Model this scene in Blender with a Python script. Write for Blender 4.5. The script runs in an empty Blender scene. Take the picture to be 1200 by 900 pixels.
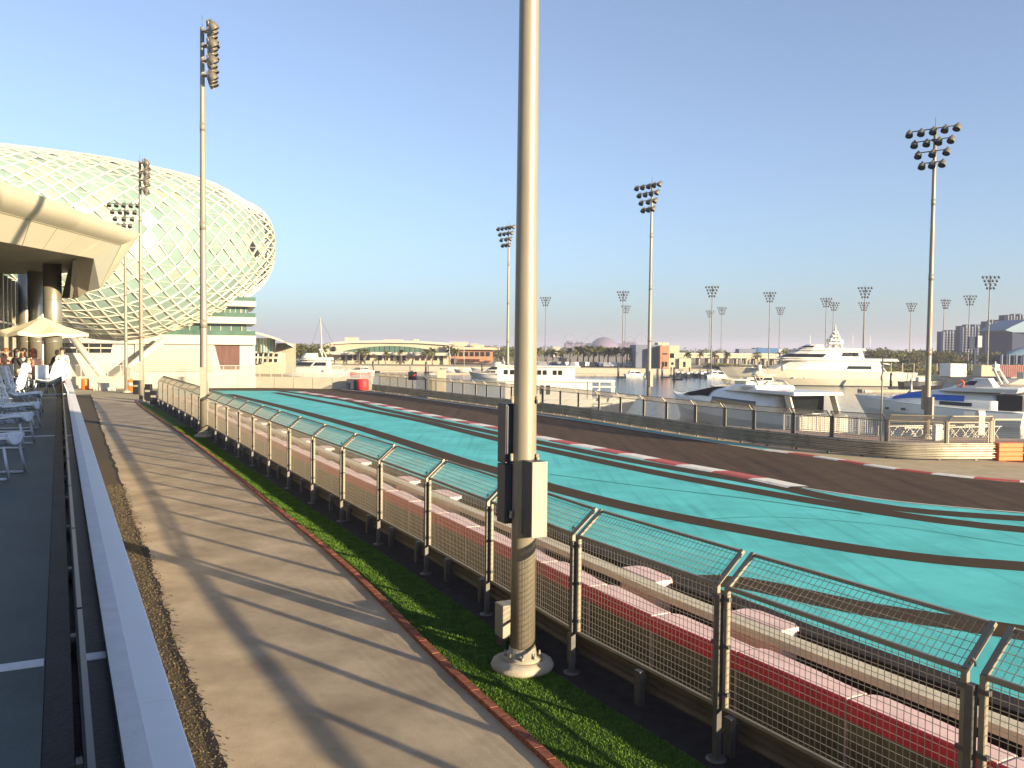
import bpy, bmesh, math, random
from mathutils import Vector, Matrix
from mathutils.geometry import tessellate_polygon
R = random.Random(7)
SC = bpy.context.scene
COL = SC.collection
PI = math.pi
rad = math.radians

# ------------------------------------------------------------------ camera numbers
FPX, EYE, HOR, ROLL = 1020.0, 5.6, 408.5, 0.010
PITCH = math.atan((450 - HOR) / FPX)
cp, sp, cr, sr = math.cos(PITCH), math.sin(PITCH), math.cos(ROLL), math.sin(ROLL)
def ray(px, py):
    u, v = (px - 600) / FPX, (450 - py) / FPX
    u, v = u * cr - v * sr, u * sr + v * cr
    return Vector((u, cp + v * sp, -sp + v * cp))
def gp(px, py, z=0.0):                      # survey: where the sight line meets height z
    d = ray(px, py); t = (z - EYE) / d.z
    return Vector((d.x * t, d.y * t, z))
def at(px, py, Y):                          # survey: point of the sight line at distance Y
    d = ray(px, py); t = Y / d.y
    return Vector((d.x * t, Y, EYE + d.z * t))

# ------------------------------------------------------------------ materials
def mat(name, col, rough=0.6, metal=0.0, var=0.12, scale=3.0, bump=0.0, bscale=30.0, col2=None, stretch=None, spec=0.5, detail=5.0):
    m = bpy.data.materials.new(name); m.use_nodes = True
    nt = m.node_tree; n = nt.nodes; L = nt.links
    b = n['Principled BSDF']
    b.inputs['Roughness'].default_value = rough
    b.inputs['Metallic'].default_value = metal
    b.inputs['Specular IOR Level'].default_value = spec
    tc = n.new('ShaderNodeTexCoord')
    src = tc.outputs['Object']
    if stretch:
        mp = n.new('ShaderNodeMapping'); mp.inputs['Scale'].default_value = stretch
        L.new(src, mp.inputs['Vector']); src = mp.outputs['Vector']
    nz = n.new('ShaderNodeTexNoise'); nz.inputs['Scale'].default_value = scale; nz.inputs['Detail'].default_value = detail
    nz.inputs['Roughness'].default_value = 0.65
    L.new(src, nz.inputs['Vector'])
    rp = n.new('ShaderNodeValToRGB')
    c1 = [max(0, c * (1 - var)) for c in col]; c2 = [min(1, c * (1 + var)) for c in (col2 or col)]
    rp.color_ramp.elements[0].position = 0.33; rp.color_ramp.elements[0].color = (*c1, 1)
    rp.color_ramp.elements[1].position = 0.67; rp.color_ramp.elements[1].color = (*c2, 1)
    L.new(nz.outputs['Fac'], rp.inputs['Fac'])
    L.new(rp.outputs['Color'], b.inputs['Base Color'])
    if bump:
        bz = n.new('ShaderNodeTexNoise'); bz.inputs['Scale'].default_value = bscale; bz.inputs['Detail'].default_value = 4
        L.new(src, bz.inputs['Vector'])
        bp = n.new('ShaderNodeBump'); bp.inputs['Strength'].default_value = bump; bp.inputs['Distance'].default_value = 0.02
        L.new(bz.outputs['Fac'], bp.inputs['Height']); L.new(bp.outputs['Normal'], b.inputs['Normal'])
    return m
def glass(name, col, rough=0.05, trans=0.85, alpha=1.0):
    m = bpy.data.materials.new(name); m.use_nodes = True
    b = m.node_tree.nodes['Principled BSDF']
    b.inputs['Base Color'].default_value = (*col, 1); b.inputs['Roughness'].default_value = rough
    b.inputs['Transmission Weight'].default_value = trans; b.inputs['IOR'].default_value = 1.45
    return m

M = {}
M['galv']     = mat('galvanised_steel', (.235, .205, .15), .5, .3, .10, 4)
M['galvdark'] = mat('dark_steel', (.11, .105, .10), .5, .4, .2, 5)
M['wire']     = mat('fence_wire', (.40, .345, .255), .45, .3, .05, 4)
M['mast']     = mat('painted_mast', (.225, .198, .145), .42, .1, .10, 2.0, .05, 20, stretch=(1, 1, .25))
M['mastfar']  = mat('grey_mast', (.15, .145, .13), .5, .2, .08, 1.0)
M['concrete'] = mat('concrete', (.36, .32, .245), .85, 0, .16, 2.5, .25, 25)
M['cream']    = mat('cream_concrete', (.42, .375, .28), .8, 0, .08, .7, .1, 12)
M['white']    = mat('white_paint', (.44, .41, .34), .45, 0, .03, 2)
M['gel']      = mat('white_gelcoat', (.60, .58, .52), .22, 0, .03, .6)
M['gelcream'] = mat('cream_gelcoat', (.55, .50, .39), .25, 0, .04, .6)
M['gelgrey']  = mat('grey_gelcoat', (.72, .72, .67), .25, 0, .04, .6)
M['black']    = mat('black_paint', (.012, .012, .014), .35, 0, .2, 4)
M['blackcloth'] = mat('black_canvas', (.008, .008, .010), .9, 0, .2, 4, spec=.1)
M['navy_shade']     = mat('dark_blue_with_cabinet_shade', (.035, .04, .055), .45, 0, .1, 6)  # navy also stands for the shaded sides of the mast cabinets
M['tint']     = mat('dark_tinted_glass', (.012, .014, .016), .06, 0, .2, 1)
M['road']     = mat('service_road_asphalt', (.37, .29, .195), .9, 0, .16, .55, .28, 60, col2=(.44, .35, .24))
M['track']    = mat('racing_asphalt', (.088, .058, .036), .85, 0, .16, 1.3, .4, 50)
M['stripe']   = mat('asphalt_stripe', (.058, .039, .021), .85, 0, .14, 3, .4, 50)
M['darkpave_shade'] = mat('dark_paving_and_shade', (.035, .03, .028), .9, 0, .25, 4, .5, 50)  # dark paving, darkened further to carry deep shade
M['sand']     = mat('tan_paving', (.42, .34, .22), .9, 0, .12, 1.2, .3, 30)
M['kerbred']  = mat('kerb_red', (.42, .07, .05), .65, 0, .2, 4)
M['kerbwhite']= mat('kerb_white', (.70, .66, .58), .65, 0, .12, 4)
M['redkerb']  = mat('red_brick_kerb', (.27, .10, .06), .85, 0, .3, 9, .4, 40)
M['turf']     = mat('artificial_turf', (.040, .085, .013), .9, 0, .35, 5, .6, 120)
M['blade']    = mat('turf_blades', (.075, .145, .018), .8, 0, .45, 3)
M['gravel']   = mat('gravel_bed', (.085, .068, .045), .95, 0, .4, 14, .9, 40)
M['stone']    = mat('gravel_stones', (.10, .08, .05), .95, 0, .45, 9)
M['ground']   = mat('sandy_ground', (.36, .30, .20), .95, 0, .2, .05, .3, 8)
M['plaza']    = mat('pinkish_pavers', (.42, .30, .23), .85, 0, .15, .8, .2, 10)
M['pinkblock']= mat('faded_pink_plastic', (.78, .54, .47), .55, 0, .10, 2.5, .1, 15)
M['redband']  = mat('red_plastic', (.70, .045, .06), .5, 0, .12, 3)
M['blockside'] = mat('tan_shaded_block_side', (.17, .135, .075), .8, 0, .25, 3)  # dark tan holds the shade on the fence side of the blocks
M['strap']    = mat('cream_strap', (.55, .48, .34), .7, 0, .12, 5, .2, 30)
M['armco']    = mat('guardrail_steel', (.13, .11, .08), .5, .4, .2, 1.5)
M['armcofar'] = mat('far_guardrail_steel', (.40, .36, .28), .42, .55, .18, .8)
M['orange']   = mat('orange_paint', (.80, .13, .008), .5, 0, .06, 3)
M['terrace']  = mat('terrace_stone', (.105, .128, .122), .6, 0, .14, .9, .15, 30)
M['gutter']   = mat('dark_gutter_stone', (.03, .032, .034), .55, 0, .25, 3, .2, 40)
M['ledge']    = mat('white_metal_ledge', (.88, .89, .89), .5, 0, .03, 1.2)
M['ledge2']   = mat('pale_stone_ledge', (.82, .80, .80), .7, 0, .06, 6, .1, 50)
M['shell']    = mat('white_steel_lattice', (.44, .41, .325), .5, 0, .05, .3)
M['roofpanel']= mat('cream_roof_panel', (.62, .56, .42), .55, 0, .05, .4)
M['wingpanel']= mat('pale_wing_panel', (.50, .49, .40), .4, 0, .05, .4)
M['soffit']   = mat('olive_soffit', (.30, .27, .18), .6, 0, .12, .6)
M['darkin']   = mat('dark_interior', (.045, .04, .03), .7, 0, .3, .5)
M['column']   = mat('steel_column', (.42, .38, .29), .33, .7, .15, .6, stretch=(1, 1, .4))
M['parasol']  = mat('cream_canvas', (.58, .52, .36), .8, 0, .04, 2)
M['chair']    = mat('white_wicker', (.66, .68, .70), .6, 0, .06, 8)
M['cloth']    = mat('white_tablecloth', (.64, .61, .53), .8, 0, .04, 4)
M['skin']     = mat('skin', (.50, .27, .17), .6, 0, .08, 8)
M['hair']     = mat('dark_hair', (.02, .013, .01), .5, 0, .3, 20)
M['hairred']  = mat('auburn_hair', (.22, .07, .03), .5, 0, .3, 20)
M['shirtw']   = mat('white_shirt', (.72, .68, .60), .8, 0, .05, 8)
M['shirtb']   = mat('black_shirt', (.02, .02, .022), .8, 0, .1, 8)
M['shirtp']   = mat('peach_shirt', (.62, .34, .22), .8, 0, .1, 8)
M['terra']    = mat('terracotta_wall', (.33, .16, .085), .8, 0, .18, .4)
M['palecream']= mat('pale_render', (.43, .37, .26), .85, 0, .06, .3)
M['greenglass']= mat('green_tinted_glazing', (.07, .13, .10), .08, 0, .25, .25)
M['aquaglass']= mat('aqua_glazing', (.20, .42, .40), .1, 0, .2, .2)
M['mint']     = mat('mint_glass_panel', (.175, .25, .215), .14, 0, .14, .18)
M['mint2']    = mat('pale_glass_panel', (.24, .285, .23), .2, 0, .10, .2)
M['core']     = mat('hotel_glazing', (.34, .42, .38), .15, 0, .22, .12)
M['brownwood']= mat('brown_cladding', (.10, .042, .03), .7, 0, .3, .6, stretch=(3, 3, .3))
M['slate']    = mat('blue_grey_facade', (.035, .047, .08), .7, 0, .2, .05)
M['slate2']   = mat('pale_blue_facade', (.13, .155, .21), .7, 0, .15, .05)
M['tent']     = mat('blue_tent_membrane', (.12, .20, .27), .6, 0, .1, .05)
M['dome']     = mat('mauve_dome', (.15, .12, .17), .7, 0, .1, .02)
M['bluesign'] = mat('blue_hoarding', (.02, .10, .26), .6, 0, .15, .2)
M['foliage']  = mat('tree_leaves', (.085, .088, .026), .8, 0, .45, .6)
M['palmleaf'] = mat('palm_leaves', (.095, .095, .022), .75, 0, .40, 1.5)
M['farwood']  = mat('far_leaves', (.075, .075, .040), .9, 0, .4, .05)
M['bark']     = mat('palm_bark', (.16, .11, .07), .9, 0, .3, 4)
M['bluecover']= mat('blue_canvas', (.015, .12, .48), .6, 0, .15, 2)
M['pontoon']  = mat('pontoon_deck', (.40, .33, .24), .85, 0, .15, .8)
M['rust']     = mat('red_hull_paint', (.45, .09, .05), .5, 0, .15, 2)
M['oldrust']  = mat('dull_red_container', (.20, .055, .04), .6, 0, .25, 1)
M['redroll']  = mat('red_foam', (.50, .02, .02), .6, 0, .15, 3)
M['carw']     = mat('white_car_paint', (.70, .70, .68), .3, 0, .03, 2)
M['card']     = mat('dark_car_paint', (.03, .03, .035), .3, 0, .1, 2)
M['cars']     = mat('silver_car_paint', (.40, .40, .40), .3, .4, .05, 2)
M['rubber']   = mat('tyre_rubber', (.02, .02, .02), .8, 0, .1, 8)
M['lamphous'] = mat('lamp_housing', (.14, .125, .095), .45, .2, .1, 4)
M['scuff']    = mat('scuffed_teal_paint', (.035, .20, .19), .7, 0, .5, 1.2)
M['lampin']   = mat('lamp_mouth_shade', (.02, .02, .022), .3, .3, .1, 4)  # near black stands for the shade inside the lamp mouth
M['balust']   = glass('tinted_balustrade_glass', (.42, .55, .55), .02, 1.0)
M['greybox']  = mat('grey_cabinet', (.27, .245, .185), .55, 0, .08, 3)

# painted run-off: teal with scuffs, tyre marks and rougher patches
def teal_mat():
    m = mat('teal_runoff_paint', (.098, .48, .462), .62, 0, .12, .35, .35, 45, col2=(.115, .53, .51))
    nt = m.node_tree; n = nt.nodes; L = nt.links; b = n['Principled BSDF']
    tc = n.new('ShaderNodeTexCoord')
    mp = n.new('ShaderNodeMapping'); mp.inputs['Rotation'].default_value = (0, 0, rad(-29)); mp.inputs['Scale'].default_value = (1.6, .05, 1)
    nz = n.new('ShaderNodeTexNoise'); nz.inputs['Scale'].default_value = 2.0; nz.inputs['Detail'].default_value = 8
    L.new(tc.outputs['Object'], mp.inputs['Vector']); L.new(mp.outputs['Vector'], nz.inputs['Vector'])
    rp = n.new('ShaderNodeValToRGB'); rp.color_ramp.elements[0].position = .52; rp.color_ramp.elements[1].position = .80
    rp.color_ramp.elements[0].color = (0, 0, 0, 1); rp.color_ramp.elements[1].color = (.55, .55, .55, 1)
    L.new(nz.outputs['Fac'], rp.inputs['Fac'])
    mx = n.new('ShaderNodeMix'); mx.data_type = 'RGBA'
    old = b.inputs['Base Color'].links[0].from_socket
    L.new(rp.outputs['Color'], mx.inputs['Factor']); L.new(old, mx.inputs['A']); mx.inputs['B'].default_value = (.045, .25, .24, 1)
    L.new(mx.outputs['Result'], b.inputs['Base Color'])
    return m
M['teal'] = teal_mat()
def worn(m, col, lo, hi, scale, stretch=(1, 1, 1), rotz=0.0):
    nt = m.node_tree; n = nt.nodes; L = nt.links; b = n['Principled BSDF']
    tc = n.new('ShaderNodeTexCoord'); mp = n.new('ShaderNodeMapping')
    mp.inputs['Scale'].default_value = stretch; mp.inputs['Rotation'].default_value = (0, 0, rotz)
    nz = n.new('ShaderNodeTexNoise'); nz.inputs['Scale'].default_value = scale; nz.inputs['Detail'].default_value = 9; nz.inputs['Roughness'].default_value = .7
    L.new(tc.outputs['Object'], mp.inputs['Vector']); L.new(mp.outputs['Vector'], nz.inputs['Vector'])
    rp = n.new('ShaderNodeValToRGB'); rp.color_ramp.elements[0].position = lo; rp.color_ramp.elements[1].position = hi
    L.new(nz.outputs['Fac'], rp.inputs['Fac'])
    mx = n.new('ShaderNodeMix'); mx.data_type = 'RGBA'
    old = b.inputs['Base Color'].links[0].from_socket
    L.new(rp.outputs['Color'], mx.inputs['Factor']); L.new(old, mx.inputs['A']); mx.inputs['B'].default_value = (*col, 1)
    L.new(mx.outputs['Result'], b.inputs['Base Color'])
worn(M['track'], (.03, .022, .016), .48, .75, 1.4, (1.2, .05, 1), rad(-29))
worn(M['road'], (.30, .235, .16), .50, .82, .45)
worn(M['road'], (.24, .19, .13), .62, .80, 3.5)
worn(M['terrace'], (.13, .13, .125), .55, .8, 1.7)
worn(M['kerbwhite'], (.30, .26, .22), .55, .8, 2.5)
worn(M['kerbred'], (.16, .05, .04), .55, .8, 2.5)
worn(M['pinkblock'], (.45, .27, .22), .55, .85, 1.6)
worn(M['mast'], (.30, .25, .17), .60, .85, 1.1, (2, 2, .15))
worn(M['armcofar'], (.12, .10, .08), .5, .8, .6)

for k_ in ('road', 'track', 'stripe', 'turf', 'blade', 'gravel', 'stone', 'darkpave_shade', 'terrace', 'gutter', 'teal', 'scuff', 'sand', 'ground', 'plaza', 'blockside', 'redkerb', 'foliage', 'palmleaf', 'farwood', 'armco', 'slate'):
    M[k_].node_tree.nodes['Principled BSDF'].inputs['Specular IOR Level'].default_value = .12

def water_mat():
    m = bpy.data.materials.new('marina_water'); m.use_nodes = True
    nt = m.node_tree; n = nt.nodes; L = nt.links; b = n['Principled BSDF']
    b.inputs['Base Color'].default_value = (.03, .07, .10, 1); b.inputs['Roughness'].default_value = .12
    b.inputs['IOR'].default_value = 1.33
    tc = n.new('ShaderNodeTexCoord')
    a = n.new('ShaderNodeTexNoise'); a.inputs['Scale'].default_value = .9; a.inputs['Detail'].default_value = 4
    L.new(tc.outputs['Object'], a.inputs['Vector'])
    bp = n.new('ShaderNodeBump'); bp.inputs['Strength'].default_value = .35; bp.inputs['Distance'].default_value = .25
    L.new(a.outputs['Fac'], bp.inputs['Height']); L.new(bp.outputs['Normal'], b.inputs['Normal'])
    return m
M['water'] = water_mat()

# ------------------------------------------------------------------ mesh helpers
class MB:
    def __init__(s): s.v = []; s.f = []; s.mi = []; s.sm = []; s.cur = 0
    def face(s, idx, smooth=False): s.f.append(tuple(idx)); s.mi.append(s.cur); s.sm.append(smooth)
    def add(s, vs): b = len(s.v); s.v.extend([Vector(p) for p in vs]); return b
    def box(s, c, d, rz=0.0, taper=1.0):
        hx, hy, hz = d[0] / 2, d[1] / 2, d[2] / 2
        ca, sa = math.cos(rz), math.sin(rz)
        vs = []
        for z in (-1, 1):
            k = taper if z > 0 else 1
            for x, y in ((-1, -1), (1, -1), (1, 1), (-1, 1)):
                X, Y = x * hx * k, y * hy * k
                vs.append((c[0] + X * ca - Y * sa, c[1] + X * sa + Y * ca, c[2] + z * hz))
        b = s.add(vs)
        for q in ((0, 3, 2, 1), (4, 5, 6, 7), (0, 1, 5, 4), (1, 2, 6, 5), (2, 3, 7, 6), (3, 0, 4, 7)): s.face([b + i for i in q])
        return s
    def tube(s, pts, r, n=6, cap=True, smooth=True):
        pts = [Vector(p) for p in pts]; k = len(pts)
        rs = r if isinstance(r, (list, tuple)) else [r] * k
        up = None; base = len(s.v)
        for i in range(k):
            t = (pts[min(i + 1, k - 1)] - pts[max(i - 1, 0)])
            t = t.normalized() if t.length > 1e-9 else Vector((0, 0, 1))
            if up is None:
                up = Vector((0, 0, 1)) if abs(t.z) < .9 else Vector((1, 0, 0))
            a = t.cross(up)
            if a.length < 1e-6: a = t.orthogonal()
            a.normalize(); bb = a.cross(t).normalized(); up = bb
            for j in range(n):
                an = 2 * PI * (j + .5) / n
                s.v.append(pts[i] + (a * math.cos(an) + bb * math.sin(an)) * rs[i])
        for i in range(k - 1):
            for j in range(n):
                j2 = (j + 1) % n
                s.face((base + i * n + j, base + i * n + j2, base + (i + 1) * n + j2, base + (i + 1) * n + j), smooth)
        if cap:
            s.face([base + j for j in range(n)][::-1]); s.face([base + (k - 1) * n + j for j in range(n)])
        return s
    def lathe(s, c, prof, n=16, axis='z', M4=None, smooth=True, capends=True):
        base = len(s.v)
        for (r, z) in prof:
            for j in range(n):
                a = 2 * PI * j / n
                p = Vector((r * math.cos(a), r * math.sin(a), z))
                if M4: p = M4 @ p
                s.v.append(p + Vector(c))
        for i in range(len(prof) - 1):
            for j in range(n):
                j2 = (j + 1) % n
                s.face((base + i * n + j, base + i * n + j2, base + (i + 1) * n + j2, base + (i + 1) * n + j), smooth)
        if capends:
            s.face([base + j for j in range(n)][::-1]); e = base + (len(prof) - 1) * n; s.face([e + j for j in range(n)])
        return s
    def prism(s, poly, z0, z1):
        n = len(poly); b = s.add([(p[0], p[1], z0) for p in poly] + [(p[0], p[1], z1) for p in poly])
        tris = tessellate_polygon([[Vector((p[0], p[1], 0)) for p in poly]])
        for t in tris: s.face([b + i for i in t][::-1]); s.face([b + n + i for i in t])
        for i in range(n):
            j = (i + 1) % n; s.face((b + i, b + j, b + n + j, b + n + i))
        return s
    def strip(s, A, B, smooth=False):
        n = len(A); b = s.add(list(A) + list(B))
        for i in range(n - 1): s.face((b + i, b + i + 1, b + n + i + 1, b + n + i), smooth)
        return s
    def loft(s, rings, close=True, caps=True, smooth=True):
        n = len(rings[0]); b = len(s.v)
        for r in rings: s.add(r)
        for i in range(len(rings) - 1):
            for j in range(n if close else n - 1):
                j2 = (j + 1) % n
                s.face((b + i * n + j, b + i * n + j2, b + (i + 1) * n + j2, b + (i + 1) * n + j), smooth)
        if caps and close:
            s.face([b + j for j in range(n)][::-1]); e = b + (len(rings) - 1) * n; s.face([e + j for j in range(n)])
        return s
    def quad(s, a, b, c, d): i = s.add([a, b, c, d]); s.face((i, i + 1, i + 2, i + 3)); return s
    def poly3(s, pts): i = s.add(pts); s.face(range(i, i + len(pts))); return s
    def build(s, name, mats, parent=None, fix=True):
        me = bpy.data.meshes.new(name)
        me.from_pydata([tuple(p) for p in s.v], [], s.f)
        if not isinstance(mats, (list, tuple)): mats = [mats]
        for m in mats: me.materials.append(M[m])
        me.polygons.foreach_set('material_index', s.mi); me.polygons.foreach_set('use_smooth', s.sm)
        if fix:
            bm = bmesh.new(); bm.from_mesh(me); bmesh.ops.recalc_face_normals(bm, faces=bm.faces); bm.to_mesh(me); bm.free()
        me.update()
        o = bpy.data.objects.new(name, me); COL.objects.link(o)
        if parent: o.parent = parent
        return o
def bevel(o, w, seg=2):
    m = o.modifiers.new('bevel', 'BEVEL'); m.width = w; m.segments = seg; m.limit_method = 'ANGLE'; m.angle_limit = rad(35); return o
def tag(o, label=None, cat=None, group=None, kind=None):
    if label: o['label'] = label
    if cat: o['category'] = cat
    if group: o['group'] = group
    if kind: o['kind'] = kind
    return o
def thing(name, label, cat, loc=(0, 0, 0), rz=0.0, group=None):
    o = bpy.data.objects.new(name, None); COL.objects.link(o); o.location = loc; o.rotation_euler = (0, 0, rz)
    o.empty_display_size = .3
    return tag(o, label, cat, group)
def structure(name, mb, mats, fix=True): return tag(mb.build(name, mats, None, fix), kind='structure')
def dup(root, loc, rz=None, label=None, group=None, scale=None):
    r = root.copy(); COL.objects.link(r); r.location = loc
    if rz is not None: r.rotation_euler = (0, 0, rz)
    if scale is not None: r.scale = scale if isinstance(scale, (tuple, list)) else (scale,) * 3
    if label: r['label'] = label
    if group: r['group'] = group
    for ch in list(root.children):
        c = ch.copy(); COL.objects.link(c); c.parent = r
        for g in list(ch.children):
            d = g.copy(); COL.objects.link(d); d.parent = c
    return r
# ------------------------------------------------------------------ plan curves
def smooth_curve(pts, step=1.0):
    P = [Vector((p[0], p[1], 0)) for p in pts]
    P = [2 * P[0] - P[1]] + P + [2 * P[-1] - P[-2]]
    out = []
    for i in range(1, len(P) - 2):
        a, b, c, d = P[i - 1:i + 3]
        k = max(2, int((c - b).length / step))
        for j in range(k):
            t = j / k
            out.append(.5 * ((2 * b) + (c - a) * t + (2 * a - 5 * b + 4 * c - d) * t * t + (3 * b - a - 3 * c + d) * t ** 3))
    out.append(P[-2]); return out
def resample(c, n):
    L = [0]
    for a, b in zip(c, c[1:]): L.append(L[-1] + (b - a).length)
    out = []; k = 0
    for i in range(n):
        s = L[-1] * i / (n - 1)
        while k < len(c) - 2 and L[k + 1] < s: k += 1
        t = (s - L[k]) / max(1e-9, L[k + 1] - L[k]); out.append(c[k].lerp(c[k + 1], t))
    return out
def length(c): return sum((b - a).length for a, b in zip(c, c[1:]))
def offset(c, d):                           # + is to the right of travel
    out = []
    for i in range(len(c)):
        t = (c[min(i + 1, len(c) - 1)] - c[max(i - 1, 0)]).normalized()
        out.append(c[i] + Vector((t.y, -t.x, 0)) * d)
    return out
def zed(c, z): return [Vector((p[0], p[1], z)) for p in c]
def pixcurve(px, step=1.0, z=0.0):
    P = [gp(x, y, z) for x, y in px]
    if px[-1][0] >= 1330:                    # the track goes on beyond the right picture edge
        t = (P[-1] - P[-3]).normalized(); n = Vector((-t.y, t.x, 0))
        P += [P[-1] + t * 12 + n * .6, P[-1] + t * 28 + n * 3, P[-1] + t * 50 + n * 9]
    return smooth_curve(P, step)
def ribbon(mb, c, w, z): a = offset(c, -w / 2); b = offset(c, w / 2); mb.strip(zed(a, z), zed(b, z)); return mb
# ------------------------------------------------------------------ curves of the place
FENCE = smooth_curve([(10.0, -.7), (8.2, 2.4), (6.45, 5.5), (4.65, 8.6), (2.89, 11.72), (1.12, 14.87), (-.53, 18.3), (-2.15, 21.55), (-3.8, 24.7),
                      (-7.06, 30.9), (-10.34, 37.2), (-13.64, 43.55), (-18.65, 53.2), (-21.69, 59.2), (-24.86, 65.3), (-29.25, 73.6), (-33.2, 81.0)], .6)
ROAD_R = smooth_curve([(5.2, 2.2), (2.4, 7.5), (.62, 11.43), (-1.15, 15.14), (-4.38, 22.34), (-9.76, 33.13), (-17.81, 49.01), (-25.5, 63.5), (-33.91, 79.4), (-38, 88)], .6)
ROAD_L = smooth_curve([(.6, 2.2), (-1.9, 7.2), (-3.78, 11.33), (-5.7, 15.02), (-9.27, 22.14), (-16.48, 36.43), (-25.8, 54.8), (-35.79, 74.68), (-47, 97)], .6)
NEAR_EDGE = pixcurve([(200, 457.6), (290, 458), (357, 459.6), (430, 471.6), (507, 487), (587, 502.5), (640, 513.6), (725, 530), (790, 543), (865, 556), (935, 571.5),
                      (1000, 581), (1050, 588), (1120, 595), (1200, 602), (1330, 611)])
FAR_EDGE = pixcurve([(200, 455.2), (300, 454.6), (400, 455.8), (460, 462), (514, 469.5), (586, 479.5), (665, 491), (750, 504.5), (800, 512.5), (905, 529), (960, 536.5),
                     (1025, 547), (1090, 556), (1160, 563), (1200, 566), (1330, 574)])
BARRIER = pixcurve([(436, 458.3), (520, 469), (586, 477.8), (665, 488), (750, 501.5), (800, 509.5), (850, 516.7), (900, 523), (950, 528.5), (1000, 534.2), (1050, 538.4),
                    (1100, 540), (1166, 540)], .6)
def area(poly): return sum(a.x * b.y - b.x * a.y for a, b in zip(poly, poly[1:] + poly[:1])) / 2
def sheet(name, poly, z, m, holes=()):
    loops = [[Vector((p[0], p[1], 0)) for p in poly]] + [[Vector((p[0], p[1], 0)) for p in h] for h in holes]
    mb = MB(); mb.add([(p.x, p.y, z) for l in loops for p in l])
    for t in tessellate_polygon(loops): mb.face(t)
    o = structure(name, mb, m, fix=False)
    for p in o.data.polygons:
        if p.normal.z < 0: p.flip()
    return o

# ------------------------------------------------------------------ ground, water, roads
BASIN = [(-22, 129), (-68, 214), (-92, 272), (-30, 264), (62, 258), (68, 214), (170, 206), (260, 170), (240, 80), (120, 62), (90, 63), (60, 60), (34, 57), (24, 59), (15, 66), (9.2, 76), (1, 88.5), (-8, 101)]
sheet('ground', [(-7000, -3000), (7000, -3000), (7000, 9000), (-7000, 9000)], 0.0, 'ground', [BASIN])
mb = MB(); mb.quad((-400, 20, -1.6), (500, 20, -1.6), (500, 320, -1.6), (-400, 320, -1.6)); structure('water', mb, 'water')
mb = MB()
for a, b in zip(BASIN, BASIN[1:] + BASIN[:1]): mb.quad((a[0], a[1], 0), (b[0], b[1], 0), (b[0], b[1], -2.2), (a[0], a[1], -2.2))
structure('quay_wall', mb, 'cream')
sheet('service_road', ROAD_L + ROAD_R[::-1], .004, 'road')
sheet('grass_base', offset(ROAD_R, .06) + offset(FENCE, -.30)[::-1][4:], .006, 'turf')
sheet('service_strip', offset(FENCE, -.30) + offset(FENCE, 5.75)[::-1], .010, 'darkpave_shade')  # strip kept near black for the deep shade along fence and blocks
sheet('gravel_bed', offset(ROAD_L, -2.2) + offset(ROAD_L, .0)[::-1], .012, 'gravel')
TEAL_NEAR = offset(FENCE, 5.7)
sheet('run_off', TEAL_NEAR + [Vector((-40, 95, 0))] + NEAR_EDGE + [Vector((72, 12, 0)), Vector((60, -6, 0))], .004, 'teal')
sheet('race_track', NEAR_EDGE + FAR_EDGE[::-1], .008, 'track')
far_pave = [p for p in FAR_EDGE if -24 < p.x < 44]
sheet('paved_apron', far_pave + [Vector((48, 47, 0)), Vector((48, 56.5, 0)), Vector((34, 56.5, 0)), Vector((24, 58.5, 0)), Vector((14.6, 65.6, 0)), Vector((8.8, 75.6, 0)), Vector((.6, 88.1, 0)), Vector((-8.4, 100.6, 0)), Vector((-22.4, 128.6, 0))], .004, 'sand')
sheet('promenade', offset(BARRIER, -.5) + [Vector((34, 47, 0)), Vector((34, 56.4, 0)), Vector((24, 58.4, 0)), Vector((14.5, 65.5, 0)), Vector((8.7, 75.5, 0)), Vector((.5, 88.0, 0)), Vector((-8.5, 100.5, 0)), Vector((-22, 126, 0))], .012, 'plaza')
ap = gp(1166, 530); 
sheet('access_road', [gp(1180, 541), gp(1300, 548), Vector((60, 52, 0)), Vector((60, 44, 0)), gp(1190, 524)], .016, 'track')

# asphalt bands in the run-off
mb = MB()
ribbon(mb, pixcurve([(325, 457.8), (400, 468.5), (440, 478), (480, 486.5), (528, 496.5), (590, 509.5), (640, 520), (725, 537), (790, 549), (865, 562), (930, 574), (970, 583), (1050, 596), (1125, 603), (1200, 608), (1330, 616)]), 1.1, .0082)
ribbon(mb, pixcurve([(322, 460), (400, 475), (487, 492), (530, 502), (586, 515.5), (640, 527), (720, 544), (800, 560), (950, 587), (1100, 610), (1200, 621), (1330, 634)]), 1.15, .0082)
ribbon(mb, pixcurve([(268, 462), (323, 475), (407, 497.5), (473, 518), (540, 540), (587, 553), (645, 571), (750, 597), (880, 622.5), (1000, 643), (1100, 656), (1200, 664), (1330, 675)], .6), 1.15, .0082)
ribbon(mb, smooth_curve([tuple(p[:2]) for p in offset(FENCE, 5.2)[34:120:12]][::-1] + [tuple(gp(x, y)[:2]) for x, y in ((870, 683), (1000, 711), (1100, 727), (1200, 742), (1330, 760))] + [tuple((gp(1330, 760) + (gp(1330, 760) - gp(1200, 742)).normalized() * k_ + Vector((.12, .25, 0)) * k_ * k_ / 30)[:2]) for k_ in (8, 20, 36)], .6), 1.1, .0082)
structure('asphalt_bands', mb, 'stripe', fix=False)

mb = MB()
for px, w_ in (([(645, 556), (760, 571), (880, 585), (1010, 603)], .15), ([(780, 612), (900, 606), (1040, 616), (1200, 640)], .07)):
    ribbon(mb, pixcurve(px, .6), w_, .0078)
structure('tyre_marks', mb, 'scuff', fix=False)
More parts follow.
